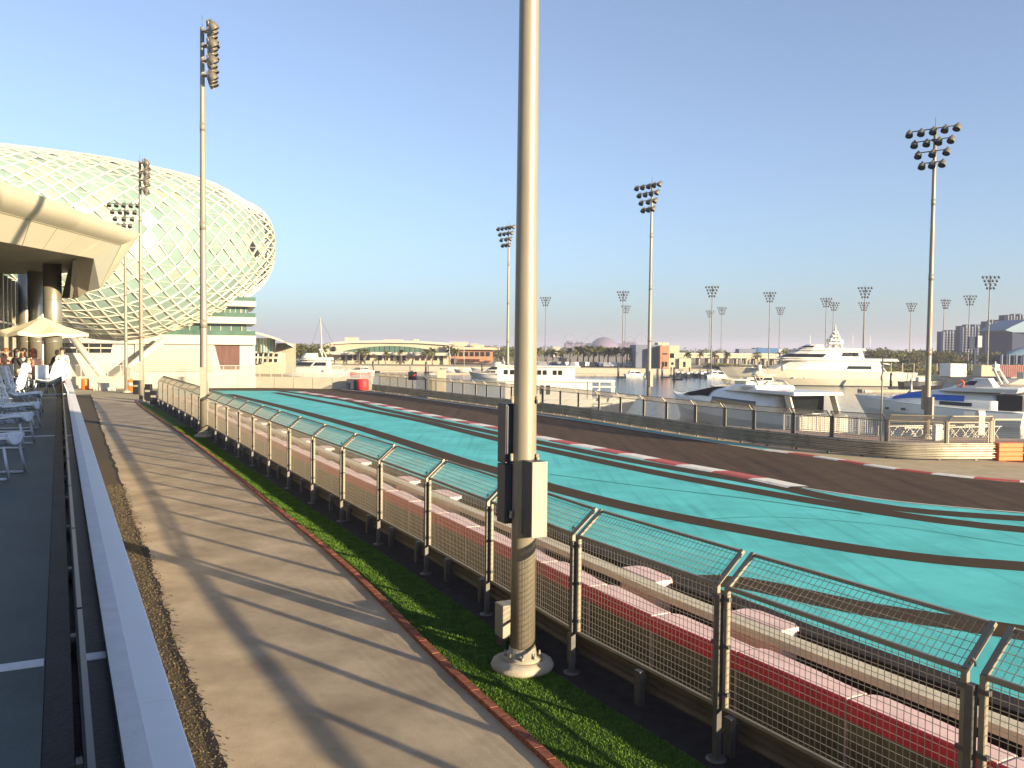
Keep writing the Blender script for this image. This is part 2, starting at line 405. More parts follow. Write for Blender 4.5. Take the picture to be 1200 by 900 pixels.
# kerbs: real low ramps of alternating red and white lengths
def kerb(name, c, w, n, h=.045):
    c = resample(c, n * 3 + 1); a = offset(c, -w / 2); b = offset(c, w / 2); mb = MB()
    for i in range(n):
        k = slice(i * 3, i * 3 + 4); mb.cur = i % 2
        A, Bm, Bb, A0 = zed(a[k], .012), zed([p.lerp(q, .8) for p, q in zip(a[k], b[k])], .012 + h), zed(b[k], .010), None
        mb.strip(A, Bm); mb.strip(Bm, Bb)
    return structure(name, mb, ['kerbwhite', 'kerbred'], fix=False)
kerb('near_kerb', pixcurve([(352, 459.2), (430, 471.6), (507, 487.2), (587, 502.8), (640, 514), (725, 530.5), (790, 543.3), (865, 556.5), (935, 571)]), 1.15, 33)
kerb('far_kerb', pixcurve([(898, 527.3), (960, 535.5), (1025, 546), (1090, 554.5), (1160, 561.5), (1250, 568)]), .75, 9)
mb = MB()
ribbon(mb, offset(pixcurve([(940, 571.5), (1000, 580.7), (1050, 587.5), (1120, 594.3), (1200, 601), (1330, 610.5)]), 0), .12, .0125)
ribbon(mb, pixcurve([(400, 456.4), (460, 462.4), (514, 470), (586, 479.8), (660, 490.3), (668, 491.4)]), .45, .0125)
ribbon(mb, pixcurve([(668, 491.6), (750, 504.9), (850, 520.6), (905, 529.4)]), .13, .0125)
structure('edge_line', mb, 'kerbwhite', fix=False)
mb = MB()
ribbon(mb, pixcurve([(662, 489.6), (750, 503.2), (800, 511.3), (850, 518.8), (900, 526.2)]), .55, .0085)
structure('teal_margin', mb, 'teal', fix=False)

# red brick edging of the service road
mb = MB(); c = resample(ROAD_R, 260); r_ = random.Random(3)
a = offset(c, -.07); b = offset(c, .07)
for i in range(259):
    h = .085 + r_.uniform(-.008, .008); g = .04
    q = [a[i].lerp(a[i + 1], g), a[i].lerp(a[i + 1], 1 - g), b[i].lerp(b[i + 1], 1 - g), b[i].lerp(b[i + 1], g)]
    k = mb.add([(p.x, p.y, 0) for p in q] + [(p.x, p.y, h) for p in q])
    for f in ((4, 5, 6, 7), (0, 1, 5, 4), (1, 2, 6, 5), (2, 3, 7, 6), (3, 0, 4, 7)): mb.face([k + x for x in f])
structure('road_kerb', mb, 'redkerb')

mb = MB(); r_ = random.Random(17); c = resample(ROAD_L, 700); a, b = [], []
w1 = w2 = 0.0
for i, p in enumerate(c):
    w1 = w1 * .8 + r_.uniform(-.05, .05); w2 = w2 * .9 + r_.uniform(-.03, .03)
    t = (c[min(i + 1, 699)] - c[max(i - 1, 0)]).normalized(); n = Vector((t.y, -t.x, 0))
    a.append(p + n * (-.10 + w2)); b.append(p + n * (.03 + .5 * w1 + w2))
mb.strip(zed(a, .0135), zed(b, .0135)); structure('broken_road_edge', mb, 'darkpave_shade', fix=False)
# grass blades and loose stones
mb = MB(); r_ = random.Random(5)
cr_, cf_ = resample(offset(ROAD_R, .08), 400), resample(offset(FENCE, -.30), 400)
def near_pt(c, y):
    for p, q in zip(c, c[1:]):
        if p.y <= y <= q.y: return p.lerp(q, (y - p.y) / max(1e-6, q.y - p.y))
for _ in range(95000):
    y = 7.5 + 52 * r_.random() ** 2.1
    p, q = near_pt(cr_, y), near_pt(cf_, y)
    if not p or not q: continue
    k = p.lerp(q, r_.random()); h = r_.uniform(.012, .036) * (1 + y / 60); w = .0045 * (1 + y / 16); an = r_.uniform(0, 2 * PI)
    d = Vector((math.cos(an), math.sin(an), 0)) * w; l = Vector((r_.uniform(-.5, .5), r_.uniform(-.5, .5), 0)) * h
    i = mb.add([k - d + Vector((0, 0, .006)), k + d + Vector((0, 0, .006)), k + l + Vector((0, 0, h))]); mb.face((i, i + 1, i + 2))
tag(mb.build('grass', 'blade', fix=False), 'bright green artificial grass between the red brick edging and the fence', 'grass', kind='stuff')
mb = MB(); gl_ = resample(ROAD_L, 300)
for _ in range(26000):
    y = 2.6 + 32 * r_.random() ** 1.8
    p = near_pt(gl_, y)
    if not p: continue
    k = p + Vector((-.888, -.46, 0)) * (r_.random() ** .8 * 1.9 - .10 - .14 * r_.random() ** 3); s_ = r_.uniform(.006, .019) * (1 + y / 40)
    i = mb.add([k + Vector((r_.uniform(-1, 1) * s_ * 1.3, r_.uniform(-1, 1) * s_ * 1.3, .012 + (0 if j else s_ * r_.uniform(.7, 1.3)))) if j == 0 else
                k + Vector((math.cos(j * 1.57 + r_.random()) * s_, math.sin(j * 1.57 + r_.random()) * s_, .010)) for j in range(5)])
    for j in range(1, 5): mb.face((i, i + j, i + (j % 4) + 1))
tag(mb.build('gravel', 'stone', fix=False), 'grey brown gravel strip between the white ledge and the service road', 'gravel', kind='stuff')

# ------------------------------------------------------------------ fences
UP = Vector((0, 0, 1))
def wpos(c, cum, s):
    s = max(0, min(cum[-1], s)); lo = 0; hi = len(cum) - 1
    while hi - lo > 1:
        m_ = (lo + hi) // 2
        if cum[m_] <= s: lo = m_
        else: hi = m_
    t = (s - cum[lo]) / max(1e-9, cum[hi] - cum[lo]); return c[lo].lerp(c[hi], t)
def cumlen(c):
    L = [0]
    for a, b in zip(c, c[1:]): L.append(L[-1] + (b - a).length)
    return L
def bar(mb, a, b, w, d=None, side=None):       # rectangular bar from a to b
    a, b = Vector(a), Vector(b); t = (b - a).normalized()
    side = side or (t.cross(UP) if abs(t.z) < .95 else Vector((1, 0, 0)))
    x = (side - t * side.dot(t)).normalized(); y = t.cross(x).normalized(); d = d or w
    o = [x * w / 2 + y * d / 2, x * -w / 2 + y * d / 2, x * -w / 2 - y * d / 2, x * w / 2 - y * d / 2]
    i = mb.add([a + q for q in o] + [b + q for q in o])
    for f in ((3, 2, 1, 0), (4, 5, 6, 7), (0, 1, 5, 4), (1, 2, 6, 5), (2, 3, 7, 6), (3, 0, 4, 7)): mb.face([i + k for k in f])
def wire(mb, a, b, r):
    a, b = Vector(a), Vector(b); t = (b - a).normalized(); x = t.orthogonal().normalized(); y = t.cross(x)
    i = mb.add([a + x * r, a + (y * .866 - x * .5) * r, a + (y * -.866 - x * .5) * r, b + x * r, b + (y * .866 - x * .5) * r, b + (y * -.866 - x * .5) * r])
    for f in ((0, 1, 4, 3), (1, 2, 5, 4), (2, 0, 3, 5)): mb.face([i + k for k in f])
def mesh_panel(root, A, B, n, z0, z1, arm, rise, fw, wr, sx, sz, wm, fm, detail=True):
    """one framed mesh panel between joints A and B; n points to the track"""
    t = (B - A).normalized(); L_ = (B - A).length
    f = MB(); w = MB()
    a0, b0 = A + t * .10, B - t * .10
    top = n * arm + UP * (z1 + rise)
    for p in (a0, b0):
        bar(f, p + UP * z0, p + UP * z1, fw, fw, t); bar(f, p + UP * (z1 - .01), p + top, fw, fw * .8, t)
    ins = t * fw * .5
    bar(f, a0 + ins + UP * (z0 + .02), b0 - ins + UP * (z0 + .02), fw * .75, fw * .75, n)
    bar(f, a0 + ins + UP * (z1 - .02), b0 - ins + UP * (z1 - .02), fw * .85, fw * .85, n)
    bar(f, a0 + ins + top - UP * .02, b0 - ins + top - UP * .02, fw * .7, fw * .7, n)
    fo = f.build('panel_frame', fm, root)
    k = max(2, int(round((L_ - .2) / sx)))
    for i in range(1, k):
        p = a0.lerp(b0, i / k); wire(w, p + UP * z0, p + UP * z1, wr); wire(w, p + UP * z1, p + top, wr)
    k = max(2, int(round((z1 - z0) / sz)))
    for i in range(1, k):
        z = z0 + (z1 - z0) * i / k + .0; wire(w, a0 + UP * z + n * wr * 2, b0 + UP * z + n * wr * 2, wr)
    k = max(2, int(round(math.hypot(arm, rise) / sz)))
    for i in range(1, k):
        q = n * arm * i / k + UP * (z1 + rise * i / k); wire(w, a0 + q + n * wr * 2, b0 + q + n * wr * 2, wr)
    w.build('wire_mesh', wm, fo, fix=False)

root = thing('trackside_fence', 'tall galvanised mesh fence with cranked top running past the big pole', 'fence')
cum = cumlen(FENCE)
s0 = min(range(len(FENCE)), key=lambda i: (FENCE[i] - Vector((2.89, 11.72, 0))).length)
joints = [cum[s0] + 3.6 * i for i in range(-3, 22)]
JP = [wpos(FENCE, cum, s) for s in joints if 0 < s < cum[-1] - .5]
def fnorm(c, i):
    t = (c[min(i + 1, len(c) - 1)] - c[max(0, i - 1)]).normalized(); return Vector((t.y, -t.x, 0))
for i, p in enumerate(JP):
    n = fnorm(JP, i); t = Vector((-n.y, n.x, 0)); ps = MB()
    bar(ps, p - n * .05, p + UP * 2.30 - n * .05, .085, .085, t)
    for z in (.95, 1.6, 2.25): bar(ps, p - t * .17 + UP * z - n * .01, p + t * .17 + UP * z - n * .01, .05, .05, n)
    ps.lathe(p - n * .05, [(.15, 0), (.15, .03), (.10, .04)], 10)
    po = ps.build('post', 'galvdark', root)
    if p.y < 30:
        q = MB(); q.tube([p - n * .05 + UP * 2.40 + t * (.035 * math.cos(a_)) + UP * (.09 + .07 * math.sin(a_)) for a_ in [PI * k / 6 for k in range(7)]], .012, 5)
        q.build('cable_eye', 'galv', po)
for i in range(len(JP) - 1):
    n = fnorm(JP, i); m_ = ((JP[i + 1] - JP[i]).normalized()); n = Vector((m_.y, -m_.x, 0))
    far = JP[i].y > 40
    mesh_panel(root, JP[i], JP[i + 1], n, .72, 2.42, .46, .40, .062, .0048, .085, .10, 'wire', 'galv')

# w-beam guardrail
def wbeam(mb, c, z, h, depth, side):
    prof = [(0, 0), (.10, 0), (.25, 1), (.40, 1), (.5, .25), (.60, 1), (.75, 1), (.90, 0), (1, 0)]
    rows = [zed(offset(c, side * depth * d), z + h * k) for k, d in prof]
    for a, b in zip(rows, rows[1:]): mb.strip(a, b, True)
def guardrail(root, c, zs, h, depth, side, m, post_step, z_top, pm, back=.16):
    for z in zs:
        mb = MB(); wbeam(mb, c, z, h, depth, side); o = mb.build('rail', m, root, fix=False)
    cu = cumlen(c); k = 0; s = .3
    while s < cu[-1] and k < 90:
        p = wpos(c, cu, s); i = min(range(len(c)), key=lambda j: (c[j] - p).length); n = fnorm(c, i)
        mb = MB(); q = p - n * side * back; bar(mb, q, q + UP * z_top, .10, .14, n); 
        bar(mb, q + UP * (z_top - .2), p + UP * (z_top - .2), .08, .2, Vector((-n.y, n.x, 0)))
        mb.build('rail_post', pm, root); s += post_step; k += 1
root = thing('near_guardrail', 'shaded low steel guardrail running behind the foot of the mesh fence', 'guardrail')
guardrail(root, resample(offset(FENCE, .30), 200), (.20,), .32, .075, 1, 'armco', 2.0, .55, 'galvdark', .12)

# pink and red energy absorbing blocks
root = thing('block_barrier', 'long row of faded pink and red plastic crash blocks between fence and turquoise run-off', 'crash barrier')
CB = resample(offset(FENCE, 1.10), 900); ZT = 1.05; cuB = cumlen(CB)
def at_s(s, o, z):
    p = wpos(CB, cuB, s); q = wpos(CB, cuB, s + .2); t = (q - p).normalized(); return p + Vector((t.y, -t.x, 0)) * o + UP * z
s = 1.0; k = 0; BL = 2.0
bodyr = random.Random(2)
while s < cuB[-1] - 2.4 and k < 48:
    dz = bodyr.uniform(-.012, .012); plan = [(0, 0), (BL, 0), (BL, .36)] + [(BL - .22 + .22 * math.cos(a_), .36 + .17 * math.sin(a_)) for a_ in (.5, 1.0, 1.57)] + [(BL * .5, .50), (BL * .2, .44), (0, .42)]
    mb = MB(); pts0 = [at_s(s + a_, max(0, b_), .06) for a_, b_ in plan]; pts1 = [at_s(s + a_, max(0, b_), ZT + dz) for a_, b_ in plan]
    n_ = len(plan); i0 = mb.add(pts0 + pts1)
    for j in range(n_): j2 = (j + 1) % n_; mb.face((i0 + j, i0 + j2, i0 + n_ + j2, i0 + n_ + j))
    mb.face([i0 + n_ + j for j in range(n_)])
    o = bevel(mb.build('block', 'pinkblock', root), .02)
    mb = MB(); A = [at_s(s + BL * j / 4, -.006, 0) for j in range(5)]
    mb.strip(zed(A, ZT - .27 + dz), zed(A, ZT - .015 + dz)); mb.strip(zed(A, ZT - .015 + dz), zed([at_s(s + BL * j / 4, .010, 0) for j in range(5)], ZT + .007 + dz))
    mb.build('red_band', 'redband', o)
    mb = MB(); A = [at_s(s + .02 + (BL - .04) * j / 4, -.005, 0) for j in range(5)]; mb.strip(zed(A, .08), zed(A, ZT - .275 + dz)); mb.build('shaded_side', 'blockside', o)
    s += BL + .02; k += 1
mb = MB(); ss = [1 + (cuB[-1] - 3) * j / 300 for j in range(301)]
A, B_ = [at_s(x, .98, 0) for x in ss], [at_s(x, 1.32, 0) for x in ss]
mb.strip(zed(A, ZT + .01), zed(B_, ZT + .01)); mb.strip(zed(A, ZT - .12), zed(A, ZT + .01)); mb.strip(zed(B_, ZT + .01), zed(B_, ZT - .12))
mb.build('joining_strap', 'strap', root, fix=False)
s = 1.6; k = 0
while s < cuB[-1] - 2 and k < 40:
    l_ = bodyr.uniform(1.0, 1.5)
    plan = [(0, 1.34), (l_, 1.34), (l_, 1.66)] + [(l_ - .3 + .3 * math.cos(a_), 1.66 + .2 * math.sin(a_)) for a_ in (.5, 1.0, 1.57)] + [(.2, 1.84), (0, 1.74)]
    mb = MB(); i0 = mb.add([at_s(s + a_, b_, .06) for a_, b_ in plan] + [at_s(s + a_, b_, ZT + .02) for a_, b_ in plan]); n_ = len(plan)
    for j in range(n_): j2 = (j + 1) % n_; mb.face((i0 + j, i0 + j2, i0 + n_ + j2, i0 + n_ + j))
    mb.face([i0 + n_ + j for j in range(n_)])
    bevel(mb.build('outer_block', 'pinkblock', root), .02); s += 5.24 if k % 3 else 3.4; k += 1
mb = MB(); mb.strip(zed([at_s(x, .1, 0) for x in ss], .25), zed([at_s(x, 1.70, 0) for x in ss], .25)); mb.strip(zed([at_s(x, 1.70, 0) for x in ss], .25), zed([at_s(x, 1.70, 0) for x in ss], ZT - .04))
mb.build('recess_shade', 'darkpave_shade', root, fix=False)  # dark sheet and back wall stand for deep shade between block rows

# far guardrail, its fence, the orange end
root = thing('far_guardrail', 'long curved steel guardrail along the marina side of the track, shaded then sunlit', 'guardrail')
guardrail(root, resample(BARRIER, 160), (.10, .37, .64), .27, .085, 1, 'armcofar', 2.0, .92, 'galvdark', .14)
e0 = BARRIER[-1]; et = (BARRIER[-1] - BARRIER[-3]).normalized(); en = Vector((et.y, -et.x, 0))
mb = MB(); c_ = e0 + et * .72 - en * .05
for j in range(4): mb.box((c_.x, c_.y, .13 + j * .235), (1.34, .55, .215), math.atan2(et.y, et.x))
mb.box((c_.x, c_.y, .48), (1.28, .47, .9), math.atan2(et.y, et.x))
o = bevel(mb.build('crash_cushion', 'orange'), .03); tag(o, 'bright orange crash cushion capping the end of the steel guardrail', 'crash cushion')
root = thing('marina_fence', 'mesh fence with cranked top above the far guardrail, backed by moored boats', 'fence')
FC = offset(resample(BARRIER, 200), -.45); cuF = cumlen(FC)
posts_px = [446, 458, 467, 477, 498, 531, 543, 557, 571, 586, 600, 619, 637, 657, 679, 702, 726, 753, 782, 813, 847, 885.6, 926, 974.5, 1037, 1109, 1166]
def proj(p):
    z = p.z - EYE; f = p.y * cp - z * sp; w = p.y * sp + z * cp; u, v = p.x / f, w / f
    return 600 + (u * cr + v * sr) * FPX, 450 - (-u * sr + v * cr) * FPX
FP = []
for px in posts_px: FP.append(min(FC, key=lambda q: abs(proj(q)[0] - px)))
for i, p in enumerate(FP):
    n = fnorm(FP, i); t = Vector((-n.y, n.x, 0)); mb = MB()
    bar(mb, p, p + UP * 2.05, .10, .12, t)
    mb.build('post', 'galvdark', root)
for i in range(len(FP) - 1):
    m_ = (FP[i + 1] - FP[i])
    if m_.length < .6: continue
    m_ = m_.normalized(); n = Vector((m_.y, -m_.x, 0))
    mesh_panel(root, FP[i], FP[i + 1], n, .75, 2.0, .34, .34, .06, .011, .085, .10, 'wire', 'galv')
# ------------------------------------------------------------------ floodlight masts
def lamp_bm(seg=10):
    mb = MB(); T_ = Matrix.Rotation(rad(-32), 4, 'X')          # opening looks to -y and down
    prof = [(.04, .36), (.10, .36), (.11, .22), (.16, .20), (.22, .12), (.265, -.02), (.275, -.14)]
    mb.lathe((0, -.18, -.16), prof, seg, M4=T_, capends=False)
    vis = [(.275, -.14), (.285, -.24)]
    mb.lathe((0, -.18, -.16), vis, seg, M4=T_, capends=False)
    mb.box((0, 0, -.02), (.08, .16, .30)); return mb
def lens_bm(seg=10):
    mb = MB(); mb.lathe((0, -.18, -.16), [(.001, -.20), (.27, -.205), (.265, -.17), (.001, -.16)], seg, M4=Matrix.Rotation(rad(-32), 4, 'X')); return mb  # black disc near the rim paints in the shade of the hollow
ROWS = [(5, 3.5, 0), (4, 2.7, .85), (3, 2.1, 1.7), (3, 1.5, 2.55)]
def mast_head(root, H, seg=10, m='mast'):
    lm = lens = None
    for n, w, dz in ROWS:
        z = H - .25 - dz; mb = MB(); mb.tube([(-w / 2 - .15, -.30, z + .05), (w / 2 + .15, -.30, z + .05)], .045, 5); mb.box((0, -.15, z + .05), (.34, .36, .14))
        mb.build('crossarm', 'galvdark', root)
        for k in range(n):
            if lm is None: o = lm = lamp_bm(seg).build('floodlight', 'lamphous', root, fix=False)
            else: o = lm.copy(); COL.objects.link(o); o.parent = root
            x = -w / 2 + w * k / (n - 1); o.scale = (1.0, 1.0, 1.0); o.location = (x, -.34 - .10 * (abs(x) / 1.8), z)
            o.rotation_euler = (0, 0, -x * .12)
            if lens is None: q = lens = lens_bm(seg).build('lens', 'lampin', o, fix=False)
            else: q = lens.copy(); COL.objects.link(q); q.parent = o
def mast_pole(root, H, r0, r1, m='mast', n=14):
    mb = MB(); mb.tube([(0, 0, .16)] + [(0, 0, .16 + (H - .16) * k / 8) for k in range(1, 9)], [r0 + (r1 - r0) * k / 8 for k in range(9)], n)
    for k in (.28, .52, .76) if n < 28 else (): mb.lathe((0, 0, H * k), [(r0 + (r1 - r0) * k + .012, -.25), (r0 + (r1 - r0) * k + .012, .25)], n)
    po = mb.build('pole', m, root)
    mb = MB(); mb.lathe((0, 0, 0), [(.54, 0), (.56, .06), (.53, .13), (.40, .17)], 20); mb.build('footing', 'concrete', root)
    mb = MB(); mb.lathe((0, 0, .16), [(.36, 0), (.36, .05), (r0 + .03, .06), (r0 + .01, .22)], 20)
    for k in range(8):
        a = 2 * PI * k / 8; mb.lathe((.30 * math.cos(a), .30 * math.sin(a), .21), [(.028, 0), (.028, .05), (.015, .06), (.015, .10)], 6)
    mb.build('base_plate', 'greybox', root)
    mb = MB(); mb.tube([(0, 0, H), (0, 0, H + .7)], .02, 4); mb.build('lightning_rod', 'galvdark', root)
    return po
# the big pole in front of everything
root = thing('floodlight_mast', 'thick pale foreground pole with strapped cabinets, cut by the top of the picture', 'floodlight mast', (.23, 15.1, 0), 0, 'floodlight masts round the track')
po = mast_pole(root, 24.5, .222, .11, 'mast', 28)
for z in (4.72, 3.72, 2.72):
    for sx in (-1, 1):
        mb = MB(); r_at = .222 - .111 * z / 24.5; mb.box((sx * (r_at + .015), -.09, z), (.05, .07, .13)); mb.lathe((sx * (r_at + .02), -.13, z - .02), [(.03, -.03), (.03, .03)], 8)
        bevel(mb.build('bracket', 'greybox', po), .008)
ang = math.atan2(.466, .885); ca, sa = math.cos(ang), math.sin(ang)
def cabinet(root, c, w, d, h, name, m):
    mb = MB(); mb.box(c, (w, d, h), ang); o = bevel(mb.build(name, m, root), .012)
    f = MB(); off = Vector((sa, -ca, 0)) * (d / 2 + .006); f.box(Vector(c) + off, (w + (.004 if m == 'navy_shade' and h > 1.2 else -.05), .03, h + (.004 if h > 1.2 else -.06)), ang); bevel(f.build('cabinet_lit_door', 'greybox' if h > 1.2 else m, o), .004); return o  # pale door stands for the sunlit face, navy body for the shaded sides
cabinet(root, (.165, -.30, 3.05), .29, .36, 1.28, 'cabinet', 'navy_shade')
cabinet(root, (-.30, .16, 4.12), .24, .30, 1.04, 'tall_cabinet', 'navy_shade')
cabinet(root, (-.30, .16, 3.06), .24, .30, 1.04, 'tall_cabinet', 'navy_shade')
mast_head(root, 24.5)
o = thing('equipment_box', 'small grey metal box with hanging cables behind the foot of the foreground pole', 'equipment box', (-.02, 16.25, 0), ang)
mb = MB(); mb.box((0, 0, .50), (.42, .34, .62)); bevel(mb.build('housing', 'greybox', o), .015)
mb = MB(); 
for sx in (-.16, .16): mb.box((sx, 0, .10), (.05, .30, .2))
mb.build('leg', 'galvdark', o)
mb = MB()
for k in range(3): mb.tube([(.1 + .05 * k, -.18, .7), (.16 + .05 * k, -.26, .5), (.12 + .04 * k, -.24, .25), (.2, -.1, .02)], .014, 5)
mb.build('cable', 'black', o)

# the other masts
MG = 'floodlight masts round the track'
proto = thing('floodlight_mast', 'tall mast beside the near fence seen edge on, lamps pointing right over the run-off', 'floodlight mast', (-18.86, 53.2, 0), rad(108), MG)
mast_pole(proto, 24.0, .24, .12)
mast_head(proto, 24.0)
for c, w, d, h in (((.28, -.05, 2.4), .34, .45, 1.7), ((-.30, .05, 3.2), .26, .30, 1.9)):
    mb = MB(); mb.box(c, (w, d, h)); bevel(mb.build('cabinet', 'greybox', proto), .012)
proto.scale = (1.03,) * 3
farp = thing('floodlight_mast', '', 'floodlight mast', (0, 0, 0), 0, MG)
mast_pole(farp, 24.0, .21, .12, 'mastfar', 8); mast_head(farp, 24.0, 7, 'mastfar')
first_far = [True]
def mast(px, ytop, rz, label, Y=None, far=True, base=None):
    hor = HOR + ROLL * (px - 600)
    if base: p = gp(*base); Y = p.y; sc = ((hor - ytop) / FPX * Y + EYE) / 24.3
    else:
        Y = Y or (24.3 - EYE) * FPX / (hor - ytop); p = at(px, hor, Y); sc = 1.0
        if Y: sc = ((hor - ytop) / FPX * Y + EYE) / 24.3
    loc = (p.x, p.y, 0)
    if far and first_far[0]:
        first_far[0] = False; farp.location = loc; farp.rotation_euler = (0, 0, rz); farp['label'] = label; farp.scale = (sc,) * 3; return farp
    return dup(farp if far else proto, loc, rz, label, MG, sc)
mast(166, 187, rad(111), 'slim mast at the far end of the service road, seen edge on', far=False, base=(166, 472))
mast(147, 236, rad(10), 'pale sunlit mast standing between the canopy and the shell building with its lamps face on', far=False, base=(148, 460))
mast(283, 299, rad(15), 'pale thin mast standing in front of the rounded nose of the shell building', Y=140, far=False)
mast(595, 263, rad(-48), 'mast immediately left of the foreground pole rising behind the track', far=False)
mast(761, 213, rad(-52), 'tall mast behind the marina fence right of the foreground pole, tilted lamp rows', far=False)
mast(1088, 147, rad(-42), 'biggest mast on the right, on the quay behind the sunlit end of the guardrail', far=False, base=(1085.5, 514))
for px, yt, lab in ((639, 347, 'lone distant mast just right of the foreground pole above the palms'), (729.5, 340, 'taller of the two distant masts close together left of the orange and cream house'),
                    (732.5, 357, 'shorter mast of the close pair left of the orange and cream house'), (833.5, 334, 'taller mast of the pair by the jet ski dock'),
                    (831, 363, 'shorter mast of the pair by the jet ski dock'), (845, 359, 'faint distant mast right of the pair by the jet ski dock'),
                    (901, 341, 'distant mast in front of the blue hoarding'), (913, 359, 'short distant mast at the right end of the blue hoarding'),
                    (967, 348, 'faint distant mast just left of the big yacht radar tower'), (975.5, 353, 'faint distant mast rising from the big yacht radar tower'),
                    (1012, 335, 'taller of two masts in line behind the stern of the big yacht'), (1011, 353, 'shorter of two masts in line behind the stern of the big yacht'),
                    (1066, 354, 'small faint mast left of the biggest right-hand mast'), (1105, 350, 'pale mast at the left edge of the dark apartment blocks'),
                    (1134.5, 345, 'mast against the dark apartment blocks left of the white billboard'), (1157.5, 322, 'tallest mast against the dark apartment blocks')):
    mast(px, yt, rad(R.uniform(-25, 20)), lab)
root = thing('camera_pole', 'thin pale pole with a small camera head at the corner of the marina fence', 'pole', tuple(gp(1032, 517)))
mb = MB(); mb.tube([(0, 0, 0), (0, 0, 5.2)], [.06, .045], 8); mb.build('pole', 'mastfar', root)
mb = MB(); mb.lathe((0, 0, 4.0), [(.05, -.2), (.12, -.12), (.12, .1), (.05, .2)], 8); mb.build('camera_head', 'white', root)

# ------------------------------------------------------------------ the shell hotel
hotel = thing('shell_hotel', 'huge rounded hotel under a white diamond lattice shell with pale green glass panels', 'hotel', (-60, 140, 0))
def H(v): return Vector(v) - Vector((-60, 140, 0))
prof = [(322.5, 282, 298, 153), (320.5, 266, 316, 151.5), (315, 252, 332, 150), (303.5, 240, 347, 148.5), (287, 233, 357, 147), (268, 223, 367, 145), (247, 214, 376, 143), (222, 207, 384, 141),
        (195, 201.5, 391, 139), (165, 196, 397, 136.5), (135, 190.5, 398, 134), (105, 185.5, 393, 131.5), (72, 181, 384, 129), (38, 176.5, 371, 126), (0, 172, 355, 122), (-45, 167, 338, 118), (-95, 160, 318, 113), (-150, 150, 300, 108)]
st = []
for px, yt, yb, Y in prof:
    px -= 23 * max(0, min(1, (px - 90) / 170))
    a, b = at(px, yt, Y), at(px, yb, Y); st.append((a.x, Y, (a.z + b.z) / 2, (a.z - b.z) / 2))
def station(u):
    u = max(0, min(len(st) - 1.001, u)); i = int(u); t = u - i
    def cr4(k):
        g = lambda j: st[max(0, min(len(st) - 1, j))][k]
        a, b, c, d = g(i - 1), g(i), g(i + 1), g(i + 2)
        return .5 * (2 * b + (c - a) * t + (2 * a - 5 * b + 4 * c - d) * t * t + (3 * b - a - 3 * c + d) * t ** 3)
    return cr4(0), cr4(1), cr4(2), max(.05, cr4(3))
AX = Vector((st[-1][0] - st[0][0], st[-1][1] - st[0][1], 0)).normalized(); NF = Vector((-AX.y, AX.x, 0))
if NF.y > 0: NF = -NF
def shell_pt(u, th, k=1.0):
    x, y, z, h = station(u); h *= k; w = h * 1.18
    c, s = math.cos(th), math.sin(th); e = .86
    return H(Vector((x, y, z)) + NF * (w * math.copysign(abs(c) ** e, c)) + UP * (h * math.copysign(abs(s) ** e, s)))
# stations at even arc length
us = [0]; last = None; acc = 0; u = 0.0; targ = 1.32
pp = Vector(station(0)[:3]); pr = station(0)[3]
while u < len(st) - 1.05:
    u += .01; q = Vector(station(u)[:3]); r_ = station(u)[3]; acc += math.hypot((q - pp).length, r_ - pr); pp, pr = q, r_
    if acc > targ: us.append(u); acc = 0
NR = 36; lat = MB(); ring_ = MB(); pan = MB(); rr = random.Random(11)
def node(i, j): return shell_pt(us[i], 2 * PI * (j + (.5 if i % 2 else 0)) / NR)
def vis(j2): a = (j2 % NR) / NR * 360; return a < 165 or a > 255
for i in range(len(us) - 1):
    for j in range(NR):
        if not vis(j): continue
        a = node(i, j); nb = [(j, j - 1), (j, j + 1)][i % 2]
        for q in nb: b = node(i + 1, q); lat.tube([a, b], .165, 4, False, False)
        if i % 2 == 0 and i < len(us) - 2:
            b = node(i + 2, j); wire(ring_, a, b, .06)
for j in range(NR):
    if not vis(j): continue
    for i in range(0, len(us) - 2):
        P4 = [node(i, j), node(i + 1, j if i % 2 == 0 else j + 1), node(i + 2, j), node(i + 1, j - 1 if i % 2 == 0 else j)]
        if i < 8: continue
        c = sum(P4, Vector()) / 4; nrm = (P4[2] - P4[0]).cross(P4[1] - P4[3]).normalized()
        a_deg = (j + (.5 if i % 2 else 0)) / NR * 360
        pskip = .30 if i < 12 else .0
        if 20 < a_deg < 70 and 11 < i < 28: pskip += .0
        if rr.random() < pskip: continue
        ax = (P4[2] - P4[0]).normalized(); tl = Matrix.Rotation(rr.uniform(-.16, .20), 3, ax)
        q4 = [c + tl @ ((p - c) * .86) + nrm * .05 for p in P4]; pan.cur = 0 if rr.random() < .75 else 1
        pan.poly3(q4)
lat.build('lattice_shell', 'shell', hotel, fix=False)
ring_.build('cable_net', 'shell', hotel, fix=False)
pan.build('glass_panels', ['mint', 'mint2'], hotel, fix=False)
core = MB(); core.loft([[shell_pt(u_, 2 * PI * j / 28, .84) for j in range(28)] for u_ in us[4::2]]); core.build('glazed_body', 'core', hotel)
fl = MB()
for z in [8 + 3.1 * k for k in range(9)]:
    front, back = [], []
    for u_ in us[4:]:
        x, y, zc, h = station(u_); k = (z - zc) / (h * .86)
        if abs(k) >= .97: continue
        s_ = abs(k) ** (1 / .86); w = h * .88 * 1.18 * (max(0, 1 - s_ * s_) ** .5) ** .86
        front.append(Vector((x, y, 0)) + NF * w - Vector((-60, 140, 0))); back.append(Vector((x, y, 0)) - NF * w - Vector((-60, 140, 0)))
    if len(front) > 3: fl.prism([(p.x, p.y) for p in front + back[::-1]], z - .22, z + .22)
fl.build('floor_slabs', 'shell', hotel)
